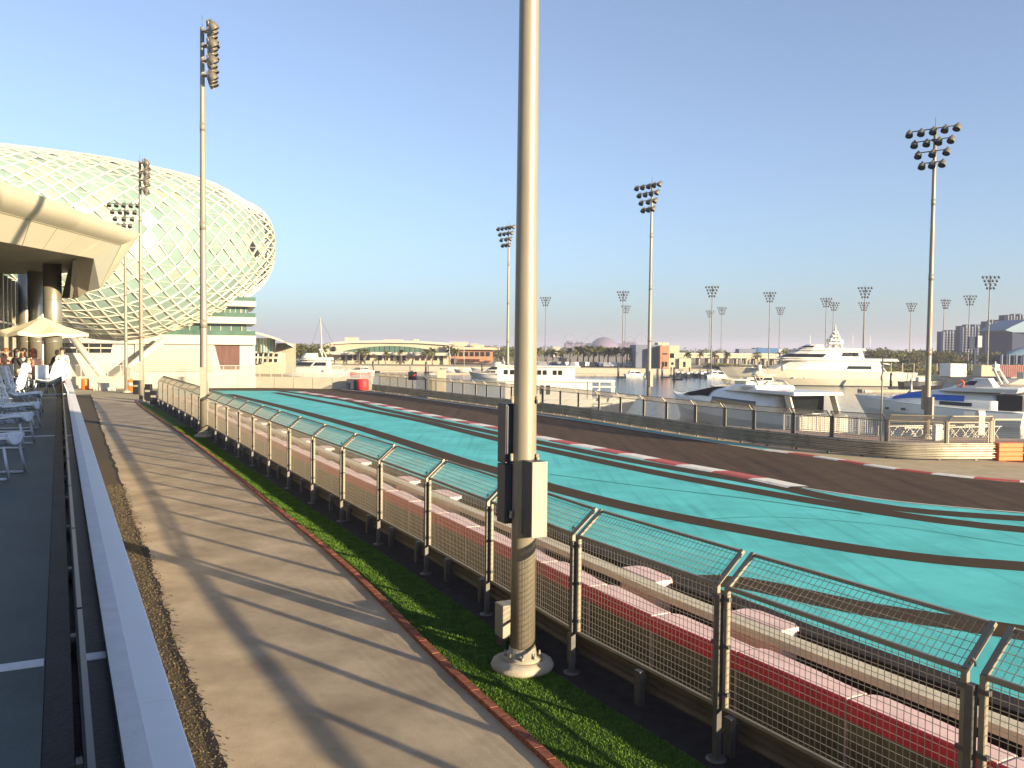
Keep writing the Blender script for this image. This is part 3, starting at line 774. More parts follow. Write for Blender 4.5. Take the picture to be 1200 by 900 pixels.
# podium, deck slabs and glazing under the nose
F0, F1 = at(55, 420, 130), at(299, 420, 139.5)
fd = (F1 - F0); fd.z = 0; FLn = fd.length; fd.normalize(); fnm = Vector((fd.y, -fd.x, 0))
def fpt(px, py, out=0.0):                                   # point on the front plane
    d = ray(px, py); o_ = F0 + fnm * out; t = (Vector((o_.x, o_.y, 0))).dot(fnm) / Vector((d.x, d.y, 0)).dot(fnm)
    return Vector((d.x * t, d.y * t, EYE + d.z * t))
def fslab(mb, x0, x1, y0, y1, out, depth):                 # slab between two pixels columns and rows of the front plane
    a, b = fpt(x0, y1, out), fpt(x1, y0, out); z0, z1 = a.z, b.z
    c = H((a + b) / 2 - fnm * depth / 2); L_ = math.hypot(b.x - a.x, b.y - a.y)
    mb.box((c.x, c.y, (z0 + z1) / 2), (L_, depth, abs(z1 - z0)), math.atan2(fd.y, fd.x)); return mb
mb = MB(); fslab(mb, -150, 299, 399, 449, 0, 34); mb.build('podium', 'white', hotel)
mb = MB(); fslab(mb, -150, 300, 393.5, 399.5, .8, 36); mb.build('deck_slab', 'white', hotel)
for x0, ya, yb in ((205, 372, 378), (240, 353, 358)):
    mb = MB(); fslab(mb, x0, 300, ya, yb, .6, 22); mb.build('deck_slab', 'white', hotel)
for x0, x1, ya, yb, d in ((180, 289, 378, 393.5, 14), (236, 291, 358, 372, 14), (262, 288, 347, 353, 10)):
    mb = MB(); fslab(mb, x0, x1, ya, yb, -1.2, d); mb.build('glazing', 'greenglass', hotel)
    mb = MB()
    for k in range(9): x_ = x0 + (x1 - x0) * (k + .5) / 9; fslab(mb, x_ - .35, x_ + .35, ya, yb, -1.12, .3)
    mb.build('mullions', 'shell', hotel)
for x0, ya, yb in ((180, 388, 393.5), (240, 367, 372), (268, 348.5, 353)):
    mb = MB(); fslab(mb, x0, 299.5, ya, yb, .5, .06); mb.build('glass_balustrade', 'greenglass', hotel)
mb = MB(); a = [fpt(x, y, .06) for x, y in ((62, 413.5), (62, 398.5), (133, 398.5), (130, 413.5))]; mb.poly3([H(p) for p in a]); mb.build('window_band', 'tint', hotel, fix=False)
mb = MB(); fslab(mb, 62, 132, 407.2, 408.0, .12, .1)
for x_ in (76, 90, 104, 118): fslab(mb, x_ - .25, x_ + .25, 398.5, 413.5, .12, .1)
mb.build('window_frame', 'shell', hotel)
mb = MB()
for k in range(13): fslab(mb, 158, 250, 402 + k * 2.6, 403.5 + k * 2.6, .30, .35)
mb.build('louvre_wall', 'shell', hotel)
mb = MB(); fslab(mb, 158, 250, 401, 436, .06, .1); mb.build('louvre_backing', 'greybox', hotel)
mb = MB(); a = [fpt(x, y, .08) for x, y in ((259, 433), (251.5, 403), (281, 402), (281, 433))]; mb.poly3([H(p) for p in a]); mb.build('brown_panel', 'brownwood', hotel, fix=False)
def strut(p0, p1, o0, o1):
    mb = MB(); mb.tube([H(fpt(*p0, o0)), H(fpt(*p1, o1))], [.55, .45], 8); mb.build('strut', 'white', hotel)
strut((84, 394), (126, 449), 3, 5); strut((192, 398), (127, 449), 3, 5); strut((58, 394), (20, 449), 3, 5)

# pavilion with the swooping roof, right of the hotel
pav = thing('glass_pavilion', 'low pavilion with swooping cream roof and curved aqua glazing right of the hotel', 'pavilion', tuple(at(312, 430, 172).xy) + (0,))
def pv(px, py, Y): return at(px, py, Y) - pav.location
top = [(283, 386), (296, 388), (310, 391.5), (324, 396), (336, 401), (344, 405)]
mb = MB(); mb.loft([[pv(x, y, 166), pv(x, y + 3.2 - (x - 283) * .02, 166), pv(x, y + 3.2 - (x - 283) * .02, 196), pv(x, y, 196)] for x, y in top]); mb.build('roof', 'roofpanel', pav)
mb = MB(); arc = []
for k in range(9): x = 296 + 26 * k / 8; Y = 172 - 3 * math.sin(PI * k / 8); arc.append((x, Y))
mb.strip([pv(x, 413, Y) for x, Y in arc], [pv(x, 396, Y) for x, Y in arc]); mb.build('curved_glazing', 'aquaglass', pav, fix=False)
mb = MB()
for x, Y in arc: wire(mb, pv(x, 413, Y - .15), pv(x, 396, Y - .15), .12)
mb.build('mullions', 'shell', pav, fix=False)
mb = MB(); a = pv(283, 413, 176); b = pv(327, 432, 176); mb.box(((a.x + b.x) / 2, (a.y + b.y) / 2 + 6, a.z / 2), (b.x - a.x, 12, a.z)); mb.build('lower_wall', 'palecream', pav)
mb = MB()
for yy in (412.5, 418.5): p, q = pv(282, yy, 171), pv(328, yy, 171); mb.box(((p.x + q.x) / 2, p.y, p.z), (q.x - p.x, 2.5, .3))
for x in range(285, 328, 6): wire(mb, pv(x, 413, 170), pv(x - 1.5, 426, 170), .16)
mb.build('balcony', 'white', pav)
for yy in (414.6, 420.5):
    for x in range(286, 326, 7):
        mb = MB(); p, q = pv(x, yy, 175.8), pv(x + 5, yy + 3.6, 175.8); mb.box(((p.x + q.x) / 2, p.y, (p.z + q.z) / 2), (q.x - p.x, .1, p.z - q.z)); mb.build('opening', 'black', pav)
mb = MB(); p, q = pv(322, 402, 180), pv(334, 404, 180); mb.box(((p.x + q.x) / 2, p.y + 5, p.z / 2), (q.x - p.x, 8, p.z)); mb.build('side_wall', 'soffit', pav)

# ------------------------------------------------------------------ terrace with its canopy
TD, TN, TZ = Vector((-.4615, .887, 0)), Vector((.887, .4615, 0)), 4.1
def tp(s, a, z=0.0): return TD * s + TN * a + UP * z
def tbox(mb, s0, s1, a0, a1, z0, z1):
    c = tp((s0 + s1) / 2, (a0 + a1) / 2, (z0 + z1) / 2); mb.box(c, (s1 - s0, a1 - a0, z1 - z0), math.atan2(TD.y, TD.x)); return mb
T0_, T1_ = -9.0, 46.0
ter = thing('restaurant_terrace', 'raised grey stone terrace floor with dark gutter strip and white metal edge', 'terrace', (0, 0, 0))
mb = MB(); tbox(mb, T0_, T1_, -19, -.075, TZ - .4, TZ); mb.build('floor', 'terrace', ter)
mb = MB(); tbox(mb, T0_, T1_, -.072, .035, TZ - .4, TZ - .004); tbox(mb, T0_, T1_, .075, .188, TZ - .4, TZ - .006); tbox(mb, T0_, T1_, .035, .075, TZ - .4, TZ - .07); mb.build('gutter', 'gutter', ter)
mb = MB()
k = T0_
while k < T1_: tbox(mb, k, k + 2.36, .188, .270, TZ - .4, TZ + .045); k += 2.37
mb.build('inner_coping', 'ledge2', ter)
mb = MB(); k = T0_ + .8
while k < T1_: tbox(mb, k, k + 2.992, .272, .408, TZ - .42, TZ + .038); k += 3.0
bevel(mb.build('metal_ledge', 'ledge', ter), .006)
mb = MB(); tbox(mb, T0_, T1_, -18.8, .385, 0, TZ - .425); mb.build('retaining_wall', 'cream', ter)
mb = MB()
for s_ in (4.55, 16.0, 27.4): tbox(mb, s_, s_ + .10, -19, -.08, TZ - .1, TZ + .004); tbox(mb, s_, s_ + .10, .08, .186, TZ - .1, TZ - .001)
mb.build('floor_joint', 'ledge2', ter)
mb = MB(); tbox(mb, 7.1, 7.4, -.52, -.42, TZ, TZ + .006); mb.build('floor_drain', 'gutter', ter)
bal = thing('glass_balustrade', 'low clear glass balustrade set in a slot along the terrace edge', 'balustrade', (0, 0, 0))
k = T0_ + .3; nb_ = 0
while k < T1_ - 1.6:
    mb = MB(); tbox(mb, k, k + 1.49, .049, .061, TZ - .06, TZ + .55); o = mb.build('glass_panel', 'balust', bal)
    mb = MB(); tbox(mb, k, k + 1.49, .047, .063, TZ + .551, TZ + .566); mb.build('gasket', 'black', o)
    if nb_ % 1 == 0:
        mb = MB(); tbox(mb, k - .03, k + .03, .038, .072, TZ - .06, TZ + .012); mb.build('clamp', 'galvdark', o)
    k += 1.515; nb_ += 1

# canopy
can = thing('terrace_canopy', 'broad cream angular roof canopy jutting over the terrace, turned down at its far end', 'canopy', (-22, 36, 0))
def cv(p): return Vector(p) - Vector((-22, 36, 0))
def cpx(px, py, Y): return cv(at(px, py, Y))
def cgz(px, py, z): return cv(gp(px, py, z))
ext = Vector((.85, -12, 0))
Tt, Tm = cpx(165, 274, 36), cgz(0, 211, 10.20); T00 = Tm + ext
Lt, Lm = cpx(142, 287, 35.6), cgz(0, 248, 9.56); L00 = Lm + ext
St, Sm = cpx(110, 303, 34.7), cgz(0, 283, 8.85); S00 = Sm + ext
K1, K2, K3, K4, K5, K6 = cpx(121, 335, 37.6), cpx(117, 338, 37.3), cpx(103, 342, 37.5), cpx(92, 349, 37.9), cpx(84, 349.5, 38.2), cpx(72, 349.5, 39.2)
Sb = cpx(88, 303.5, 35.6)
back = Vector((-14, 3, 0))
def soft(a, b, n, bulge): return [a.lerp(b, i / n) + bulge * math.sin(PI * i / n) for i in range(n + 1)]
mb = MB(); b1 = Vector((.10, -.03, -.06)); n_ = 6
prof_ = [soft(T00, L00, n_, b1), soft(Tm, Lm, n_, b1), soft(Tm.lerp(Tt, .5), Lm.lerp(Lt, .5), n_, b1), soft(Tt, Lt, n_, b1 * .6), soft(Tt.lerp(K1, .5), Lt.lerp(K2, .5), n_, b1 * .3), soft(K1, K2, n_, b1 * 0)]
for ra, rb in zip(prof_, prof_[1:]): mb.strip(ra, rb, True)
mb.build('fascia', 'roofpanel', can, fix=False)
mb = MB(); mb.strip([L00, Lm, Lt], [S00, Sm, St]); mb.build('soffit_panel', 'roofpanel', can, fix=False)
mb = MB(); mb.quad(St, Lt, K2, K3); mb.build('wing_panel', 'wingpanel', can, fix=False)
mb = MB(); mb.quad(Sb, St, K3, K4); mb.poly3([Sb, K4, K5]); mb.build('wing_underside', 'roofpanel', can, fix=False)
mb = MB(); mb.poly3([Tt, K1, K2, K3, K4, K5, K6, K6 + Vector((-1, 3, 2.4)), Tt + Vector((-2, 4, .1))]); mb.poly3([T00, Tm, Tt, Tt + Vector((-2, 4, .1)), K6 + Vector((-3, 5, 2.6)), Tm + back * 2 + UP * .6, T00 + back * 2 + UP * .6]); mb.build('roof_deck', 'roofpanel', can, fix=False)
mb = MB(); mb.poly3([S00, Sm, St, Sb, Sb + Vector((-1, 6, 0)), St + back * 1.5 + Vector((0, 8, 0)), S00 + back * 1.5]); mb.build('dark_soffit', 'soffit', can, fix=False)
mb = MB(); bar(mb, Sb + UP * .02, K5 + UP * .05, .16, .2); mb.build('edge_beam', 'shell', can)
mb = MB()
for k in range(1, 5):
    a = Lm.lerp(Lt, k / 5); b = Sm.lerp(St, k / 5); bar(mb, a - UP * .008, b - UP * .008, .02, .012)
bar(mb, Lm - UP * .01, Lt - UP * .01, .02, .02); bar(mb, Lt - UP * .01, K2, .02, .02)
mb.build('panel_joint', 'soffit', can)
for px, py, Y in ((61, 306, 38), (42, 316, 42), (30, 324, 46)):
    p = at(px, py, Y); mb = MB(); mb.lathe(cv((p.x, p.y, TZ)), [(.37, 0), (.37, p.z - TZ + .6)], 22)
    for z in (1.6, 3.4): mb.lathe(cv((p.x, p.y, TZ + z)), [(.375, 0), (.378, .02), (.375, .04)], 22)
    mb.build('column', 'column', can)
# glazed restaurant front behind the tables
rest = thing('restaurant_building', 'shaded glazed restaurant wall with warm mullions under the canopy', 'restaurant', (-24, 40, TZ))
def rv(p): return Vector(p) - Vector((-24, 40, TZ))
W0, W1 = Vector((-15.8, 23, TZ)), Vector((-31, 56.4, TZ))
wd = (W1 - W0).normalized(); wn = Vector((wd.y, -wd.x, 0))
mb = MB(); c = (W0 + W1) / 2 - wn * .1; c = rv((c.x, c.y, TZ + 2.4)); mb.box(c, ((W1 - W0).length, .15, 4.8), math.atan2(wd.y, wd.x)); mb.build('glazing', 'tint', rest)
for k in range(19):
    p = W0 + wd * (k * 1.8); mb = MB(); q = rv((p.x, p.y, TZ)); bar(mb, q, q + UP * 4.8, .12, .22, wn); mb.build('mullion', 'column', rest)
mb = MB(); 
for z in (1.1, 2.5): a, b = rv(W0 + UP * z), rv(W1 + UP * z); bar(mb, a, b, .08, .1)
mb.build('transom', 'column', rest)
# ------------------------------------------------------------------ terrace furniture and people
def chair_parts(root):
    prof = [(.38, .38), (.28, .385), (.10, .36), (-.08, .35), (-.20, .41), (-.26, .55), (-.30, .74), (-.345, .92), (-.37, 1.03)]
    def width(k): return [.30, .33, .35, .35, .36, .37, .36, .31, .20][k]
    def pt(u, v):
        v = max(0, min(len(prof) - 1.001, v)); i = int(v); t = v - i
        x = prof[i][0] * (1 - t) + prof[i + 1][0] * t; z = prof[i][1] * (1 - t) + prof[i + 1][1] * t; w = width(i) * (1 - t) + width(i + 1) * t
        curl = .10 * abs(u) ** 2.5
        return Vector((x + (curl if v > 4 else 0), u * w, z + (curl if v <= 5 else curl * .3)))
    mb = MB()
    for u in (-1, 1): mb.tube([pt(u, v * .5) for v in range(17)], .022, 6)
    for v in (0, 8): mb.tube([pt(u, v) for u in (-1, -.5, 0, .5, 1)], .022, 6)
    o = mb.build('frame', 'chair', root)
    mb = MB(); nu, nv = 10, 22
    g = [[pt(-1 + 2 * a / nu, 8 * b / nv) for a in range(nu + 1)] for b in range(nv + 1)]
    for b in range(nv):
        for a in range(nu):
            wire(mb, g[b][a], g[b + 1][a + 1], .012); wire(mb, g[b][a + 1], g[b + 1][a], .012)
        if b % 2: 
            for a in range(nu): wire(mb, g[b][a], g[b][a + 1], .012)
    mb.build('woven_shell', 'chair', root, fix=False)
    for sy in (-1, 1):
        mb = MB(); mb.tube([(.34, sy * .28, .37), (.40, sy * .32, .02), (.36, sy * .32, .02), (-.28, sy * .32, .02), (-.32, sy * .31, .02), (-.18, sy * .28, .36)], .016, 6); mb.build('leg_loop', 'chair', root)
    mb = MB(); mb.tube([(-.28, -.32, .02), (-.28, .32, .02)], .014, 6); mb.build('crossbar', 'chair', root)
CG = 'white woven lounge chairs on the terrace'
ch0 = None
ctr = math.degrees(math.atan2(TN.y, TN.x))
for (px, py), rz, lab in (((-24, 560), 14, 'nearest white woven lounge chair, in shade, cut by the left picture edge'), ((0, 524), 16, 'shaded white woven lounge chair second from the camera'),
                          ((15, 505), 20, 'shaded white woven lounge chair third from the camera'), ((25, 486), 24, 'sunlit white woven lounge chair just beyond the shaded ones'),
                          ((16, 474), 200, 'sunlit white woven chair with its back to the camera at the laid table'), ((62, 463), 175, 'sunlit white woven chair standing alone beside the glass balustrade')):
    p = gp(px, py, TZ)
    if ch0 is None:
        ch0 = thing('lounge_chair', lab, 'chair', p, rad(rz), CG); chair_parts(ch0)
    else: dup(ch0, p, rad(rz), lab, CG)
for o in [o for o in SC.objects if o.name.startswith('lounge_chair')]: o.scale = (.96, .96, .96)
umb = thing('parasol', 'cream octagonal parasol shading the terrace table', 'parasol', tuple(at(50, 392, 31).xy) + (TZ,))
mb = MB(); r8 = 1.56; z0, z1 = 1.90, 2.46
rim = [Vector((r8 * math.cos(2 * PI * k / 8), r8 * math.sin(2 * PI * k / 8), z0)) for k in range(8)]
for k in range(8):
    a, b = rim[k], rim[(k + 1) % 8]; ap = Vector((0, 0, z1)); m1 = (a + b) / 2 - UP * .0 + (a + b).normalized() * -.10
    q1, q2 = a.lerp(ap, .5) - UP * .05, b.lerp(ap, .5) - UP * .05
    mb.poly3([a, m1, b, q2, q1]); mb.poly3([q1, q2, ap])
cn = mb.build('canopy', 'parasol', umb, fix=False)
mb = MB()
for k in range(8): a, b = rim[k], rim[(k + 1) % 8]; m1 = (a + b) / 2 + (a + b).normalized() * -.10; mb.quad(a, m1, m1 - UP * .10, a - UP * .11); mb.quad(m1, b, b - UP * .11, m1 - UP * .10)
mb.build('valance', 'parasol', cn, fix=False)
mb = MB(); mb.tube([(0, 0, .05), (0, 0, 2.56)], .03, 8); mb.build('pole', 'chair', umb)
for k in range(8): mb = MB(); bar(mb, rim[k] * .98 + Vector((0, 0, .0)), Vector((0, 0, 2.38)), .02, .02); mb.build('rib', 'column', umb)
mb = MB(); mb.lathe((0, 0, 0), [(.32, 0), (.32, .06), (.05, .09), (.05, .3)], 16); mb.build('base', 'greybox', umb)
tb = at(18, 430, 30)
tab = thing('dining_table', 'long terrace table under a white cloth laid with glasses', 'table', (tb.x, tb.y, TZ), rad(28))
mb = MB(); mb.box((0, 0, .74), (1.9, .95, .035)); bevel(mb.build('tablecloth', 'cloth', tab), .01)
mb = MB(); c8 = [(-.96, -.485), (.96, -.485), (.96, .485), (-.96, .485)]; ring1, ring2 = [], []
for k in range(4):
    for j in range(8):
        t = j / 8; x = c8[k][0] * (1 - t) + c8[(k + 1) % 4][0] * t; y = c8[k][1] * (1 - t) + c8[(k + 1) % 4][1] * t; f = 1 + .035 * math.sin(j * 2.4 + k)
        ring1.append((x, y, .75)); ring2.append((x * f * 1.02, y * f * 1.03, .30 + .03 * math.sin(j * 1.7)))
mb.loft([ring1, ring2], True, False); mb.build('cloth_drape', 'cloth', tab, fix=False)
for sx in (-.8, .8):
    for sy in (-.36, .36): mb = MB(); mb.box((sx, sy, .36), (.05, .05, .72)); mb.build('leg', 'galvdark', tab)
for k, (x, y) in enumerate(((-.5, .2), (.1, -.15), (.55, .18), (-.2, -.25))):
    mb = MB(); mb.lathe((0, 0, 0), [(.035, 0), (.035, .005), (.006, .01), (.006, .09), (.04, .13), (.035, .2)], 10, capends=False)
    o = mb.build('wine_glass', 'white', fix=False); o.location = tab.matrix_basis @ Vector((x, y, .758)); o.location = Vector((tb.x, tb.y, TZ)) + Matrix.Rotation(rad(28), 3, 'Z') @ Vector((x, y, .758))
    tag(o, 'small wine glass standing on the white tablecloth', 'glass', 'glasses on the terrace table')

def skin_mesh(name, joints, edges, radii, m, parent, sub=2):
    me = bpy.data.meshes.new(name); me.from_pydata(joints, edges, []); o = bpy.data.objects.new(name, me); COL.objects.link(o)
    sk = o.modifiers.new('s', 'SKIN'); o.modifiers.new('u', 'SUBSURF').levels = sub
    for i, r in enumerate(radii):
        v = me.skin_vertices[0].data[i]; v.radius = (r, r) if not isinstance(r, tuple) else r; v.use_root = (i == 0)
    bpy.context.view_layer.update()
    ev = o.evaluated_get(bpy.context.evaluated_depsgraph_get()); nm = bpy.data.meshes.new_from_object(ev)
    COL.objects.unlink(o); bpy.data.objects.remove(o)
    nm.name = name; nm.materials.clear(); nm.materials.append(M[m])
    for p in nm.polygons: p.use_smooth = True; p.material_index = 0
    q = bpy.data.objects.new(name, nm); COL.objects.link(q)
    if parent: q.parent = parent
    return q
def person(label, loc, rz, seated, hair, shirt, trousers, arms=0.0, long_hair=False, lean=0.0):
    root = thing('person', label, 'person', loc, rz)
    hip = .46 if seated else .92
    def L(x, y, z): return (x + lean * max(0, z - hip), y, z)
    J = [L(0, 0, hip), L(.0, 0, hip + .18), L(0, 0, hip + .38), L(.0, 0, hip + .52), L(.02, 0, hip + .60), L(.04, 0, hip + .68), L(.03, 0, hip + .80)]
    Rr = [(.15, .11), (.13, .10), (.155, .11), (.09, .075), (.052, .052), (.082, .075), (.078, .085)]
    E = [(i, i + 1) for i in range(6)]
    for s in (-1, 1):
        b = len(J); J += [L(0, s * .19, hip + .50), L(.05 + arms * .12, s * .25, hip + .24), L(.27, s * (.20 - arms * .08), hip + .20 + arms * .18), L(.36, s * (.17 - arms * .08), hip + .21 + arms * .24)]
        Rr += [.062, .046, .036, .032]; E += [(3, b), (b, b + 1), (b + 1, b + 2), (b + 2, b + 3)]
        b = len(J)
        if seated: J += [(.10, s * .10, hip), (.44, s * .13, hip + .02), (.42, s * .13, .08), (.53, s * .14, .04)]
        else: J += [(0, s * .10, hip - .05), (.03, s * .11, .49), (-.01, s * .12, .08), (.12, s * .13, .035)]
        Rr += [.095, .062, .042, .034]; E += [(0, b), (b, b + 1), (b + 1, b + 2), (b + 2, b + 3)]
    body = skin_mesh('body', J, E, Rr, 'skin', root)
    hx, hy, hz = J[5]; hz += .07
    f = MB(); f.lathe((hx + .085, 0, hz - .01), [(.001, -.02), (.016, -.018), (.010, .03), (.001, .035)], 6)
    for s in (-1, 1): f.lathe((hx + .02, s * .082, hz), [(.001, -.03), (.014, -.02), (.018, .02), (.001, .035)], 6)
    f.build('nose_and_ears', 'skin', body)
    e = MB()
    for s in (-1, 1): e.lathe((hx + .078, s * .032, hz + .022), [(.001, -.008), (.009, -.004), (.009, .004), (.001, .008)], 6)
    e.box((hx + .082, 0, hz - .06), (.006, .045, .008)); e.build('eyes_and_mouth', 'hair', body)
    h = MB(); rings = []
    for k in range(7):
        ph = PI / 2 * k / 6 - .15; rr_ = .105 * math.cos(ph)
        rings.append([(hx - .022 + rr_ * 1.05 * math.cos(2 * PI * j / 12), rr_ * .95 * math.sin(2 * PI * j / 12), hz + .035 + .112 * math.sin(ph)) for j in range(12)])
    h.loft(rings)
    if long_hair: h.loft([[(hx - .06 + .06 * math.cos(2 * PI * j / 10), .085 * math.sin(2 * PI * j / 10), z) for j in range(10)] for z in (hz + .06, hz - .10, hz - .24)])
    h.build('hair', hair, root)
    sl = [L(0, s * .192, hip + .50) for s in (-1, 1)]
    cj = J[:4] + [L(0, -.19, hip + .50), L(.03 + arms * .06, -.23, hip + .34), L(0, .19, hip + .50), L(.03 + arms * .06, .23, hip + .34)]
    skin_mesh('shirt', cj, [(0, 1), (1, 2), (2, 3), (3, 4), (4, 5), (3, 6), (6, 7)], [(.165, .125), (.145, .115), (.17, .125), (.10, .085), .078, .066, .078, .066], shirt, root)
    a = 7 + 4; b_ = a + 8 - 4 + 4
    i1, i2 = 11, 19
    cj = [J[0]] + J[i1:i1 + 3] + J[i2:i2 + 3]
    skin_mesh('trousers', cj, [(0, 1), (1, 2), (2, 3), (0, 4), (4, 5), (5, 6)], [(.162, .12), .108, .076, .056, .108, .076, .056], trousers, root)
    return root
def pseat(px, py, Y): p = at(px, py, Y); return (p.x, p.y, TZ)
person('seated diner with auburn hair and peach top at the left end of the table', pseat(7, 415, 30.2), rad(-60), True, 'hairred', 'shirtp', 'shirtb', .6, True)
person('seated diner with black hair and black top in the middle of the group', pseat(19, 415, 29.4), rad(60), True, 'hair', 'shirtb', 'shirtb', .5, True)
person('seated diner with dark hair and white shirt on the far side of the table', pseat(29, 412, 31.2), rad(-120), True, 'hair', 'shirtw', 'shirtb', .3)
person('seated diner with auburn hair and white shirt beside the parasol pole', pseat(40, 412, 30.8), rad(190), True, 'hairred', 'shirtw', 'shirtw', .4)
person('diner with brown hair and peach top leaning on the near end of the table', pseat(44, 430, 27.6), rad(150), True, 'hairred', 'shirtp', 'shirtw', .8, True, .25)
person('person with dark hair and white shirt sitting alone beyond the parasol', pseat(73, 420, 37.5), rad(-80), True, 'hair', 'shirtw', 'shirtb', .3)
for k, (px, Y, rz) in enumerate(((8, 30.2, -60), (19, 29.4, 60), (29, 31.2, -120), (40, 30.8, 190), (44, 27.6, 150), (73, 37.5, -80))):
    p = at(px, 420, Y); c = Vector((p.x, p.y, TZ)) - Matrix.Rotation(rad(rz), 3, 'Z') @ Vector((.02, 0, 0))
    if k == 0:
        sc0 = thing('dining_chair', 'simple white chair with somebody seated on it', 'chair', c, rad(rz), 'chairs under the seated people')
        mb = MB(); mb.box((.10, 0, .34), (.46, .46, .04)); bevel(mb.build('seat', 'chair', sc0), .01)
        mb = MB(); mb.box((-.20, 0, .60), (.03, .44, .45)); bevel(mb.build('backrest', 'chair', sc0), .01)
        for sx in (-.11, .31):
            for sy in (-.2, .2): mb = MB(); mb.box((sx, sy, .16), (.035, .035, .32)); mb.build('leg', 'chair', sc0)
    else: dup(sc0, c, rad(rz))

# ------------------------------------------------------------------ small things at the far end of the road
def place(px, py): p = gp(px, py); return (p.x, p.y, 0)
o = thing('barrel', 'orange plastic barrel standing by the white wall at the end of the road', 'barrel', place(100, 456.5))
mb = MB(); mb.lathe((0, 0, 0), [(.42, 0), (.46, .05), (.46, 1.25), (.40, 1.35), (.30, 1.36)], 14); mb.build('body', 'orange', o)
mb = MB(); 
for z in (.4, .9): mb.lathe((0, 0, z), [(.465, -.04), (.49, 0), (.465, .04)], 14)
mb.build('hoop', 'orange', o)
b0 = gp(113, 457.5); b1 = gp(133, 458)
for k in range(3):
    p = b0.lerp(b1, (k + .5) / 3)
    if k == 0:
        wb = thing('water_barrier', 'white plastic road barrier closing the end of the service road', 'road barrier', p, 0, 'white barriers across the road end')
        mb = MB(); prof = [(-.28, 0), (.28, 0), (.24, .25), (.12, .55), (.10, .95), (-.10, .95), (-.12, .55), (-.24, .25)]
        mb.loft([[(-.62, y, z) for y, z in prof], [(.62, y, z) for y, z in prof]], smooth=False); bevel(mb.build('body', 'white', wb), .03)
        mb = MB()
        for x in (-.3, .3): mb.box((x, -.17, .12), (.2, .26, .14))
        mb.build('fork_slot', 'greybox', wb)
    else: dup(wb, p)
o = thing('traffic_bollard', 'orange and white plastic bollard beside the foot of the far masts', 'bollard', place(153, 459))
mb = MB(); mb.lathe((0, 0, 0), [(.45, 0), (.45, .1), (.32, .14), (.26, 1.5), (.12, 1.6)], 12); mb.build('body', 'orange', o)
mb = MB(); mb.lathe((0, 0, .9), [(.305, -.2), (.29, .2)], 12); mb.build('white_band', 'white', o)
for k, (px, py, h) in enumerate(((160, 462, 1.6), (174, 470, 1.7), (181, 474, 1.3))):
    o = thing('rubber_post', ['black rubber buffer left of the far mast foot', 'black rubber buffer just right of the far mast foot', 'small black rubber buffer at the far end of the mesh fence'][k], 'buffer', place(px, py))
    mb = MB(); mb.box((0, 0, h / 2), (.7, .5, h)); bevel(mb.build('body', 'black', o), .08); mb = MB(); mb.box((0, -.255, h * .6), (.5, .02, .2)); mb.build('strap', 'greybox', o)
# far concrete wall with its wire fence
wl = [gp(-90, 456), gp(60, 455), gp(170, 455), gp(300, 454.2), gp(436, 456.6)]
cw = thing('concrete_wall', 'long pale concrete wall closing the far end of the track', 'wall', tuple(wl[2]))
mb = MB()
for a, b in zip(wl, wl[1:]):
    a, b = a - wl[2], b - wl[2]; bar(mb, a + UP * .75, b + UP * .75, 1.5, .30, UP)
mb.build('wall', 'cream', cw)
mb = MB()
for a, b in zip(wl, wl[1:]):
    for k in range(1, 6): p = (a - wl[2]).lerp(b - wl[2], k / 6); mb.box((p.x, p.y - .17, .75), (.05, .05, 1.45))
mb.build('joint_cover', 'concrete', cw)
wf = thing('wire_fence', 'pale wire mesh fence standing on the far concrete wall', 'fence', tuple(wl[2]))
cl = resample([Vector(p) for p in wl], 36)
for i, p in enumerate(cl):
    mb = MB(); q = p - wl[2]; bar(mb, q + UP * 1.5, q + UP * 3.0, .09); mb.build('post', 'white', wf)
mb = MB()
for i in range(35):
    a, b = cl[i] - wl[2], cl[i + 1] - wl[2]; n_ = 14
    for k in range(1, n_): p = a.lerp(b, k / n_); wire(mb, p + UP * 1.5, p + UP * 2.95, .012)
    for k in range(9): wire(mb, a + UP * (1.6 + .16 * k), b + UP * (1.6 + .16 * k), .012)
mb.build('wire_mesh', 'white', wf, fix=False)
mb = MB(); 
for i in range(35): bar(mb, cl[i] - wl[2] + UP * 2.97, cl[i + 1] - wl[2] + UP * 2.97, .06)
mb.build('top_rail', 'white', wf)
o = thing('foam_roll', 'red foam roll lying at the start of the far guardrail', 'crash cushion', tuple(gp(425, 457)))
mb = MB(); mb.lathe((0, 0, 0), [(.75, 0), (.8, .05), (.8, 1.35), (.72, 1.42), (.3, 1.43)], 16); mb.build('roll', 'redroll', o)
mb = MB(); mb.box((-1.5, .3, .7), (1.2, .7, 1.4)); bevel(mb.build('backing_block', 'navy_shade', o), .06)
p = gp(516.5, 467); o = thing('concrete_pillar', 'square cream pillar standing in the line of the marina fence', 'pillar', (p.x, p.y + .8, 0))
mb = MB(); mb.box((0, 0, 1.55), (.95, .9, 3.1)); bevel(mb.build('shaft', 'palecream', o), .04); mb = MB(); mb.box((0, 0, 3.14), (1.05, 1.0, .12)); mb.build('cap', 'cream', o)
mb = MB(); mb.box((-1.1, .1, 1.1), (.8, .8, 2.2)); mb.build('side_block', 'soffit', o)
p = at(484, 448, gp(484, 464).y); o = thing('board_sign', 'small black square board on a post at the marina fence', 'sign', (p.x, p.y - .5, 0))
mb = MB(); mb.box((0, 0, 2.35), (1.0, .07, .95)); bevel(mb.build('board', 'black', o), .02); mb = MB(); mb.tube([(0, .08, 0), (0, .08, 2.6)], .05, 6); mb.build('post', 'galvdark', o)
mb = MB(); mb.poly3([(-.2, -.04, 2.18), (.34, -.04, 2.18), (.34, -.04, 2.62)]); mb.build('red_mark', 'redroll', o, fix=False)

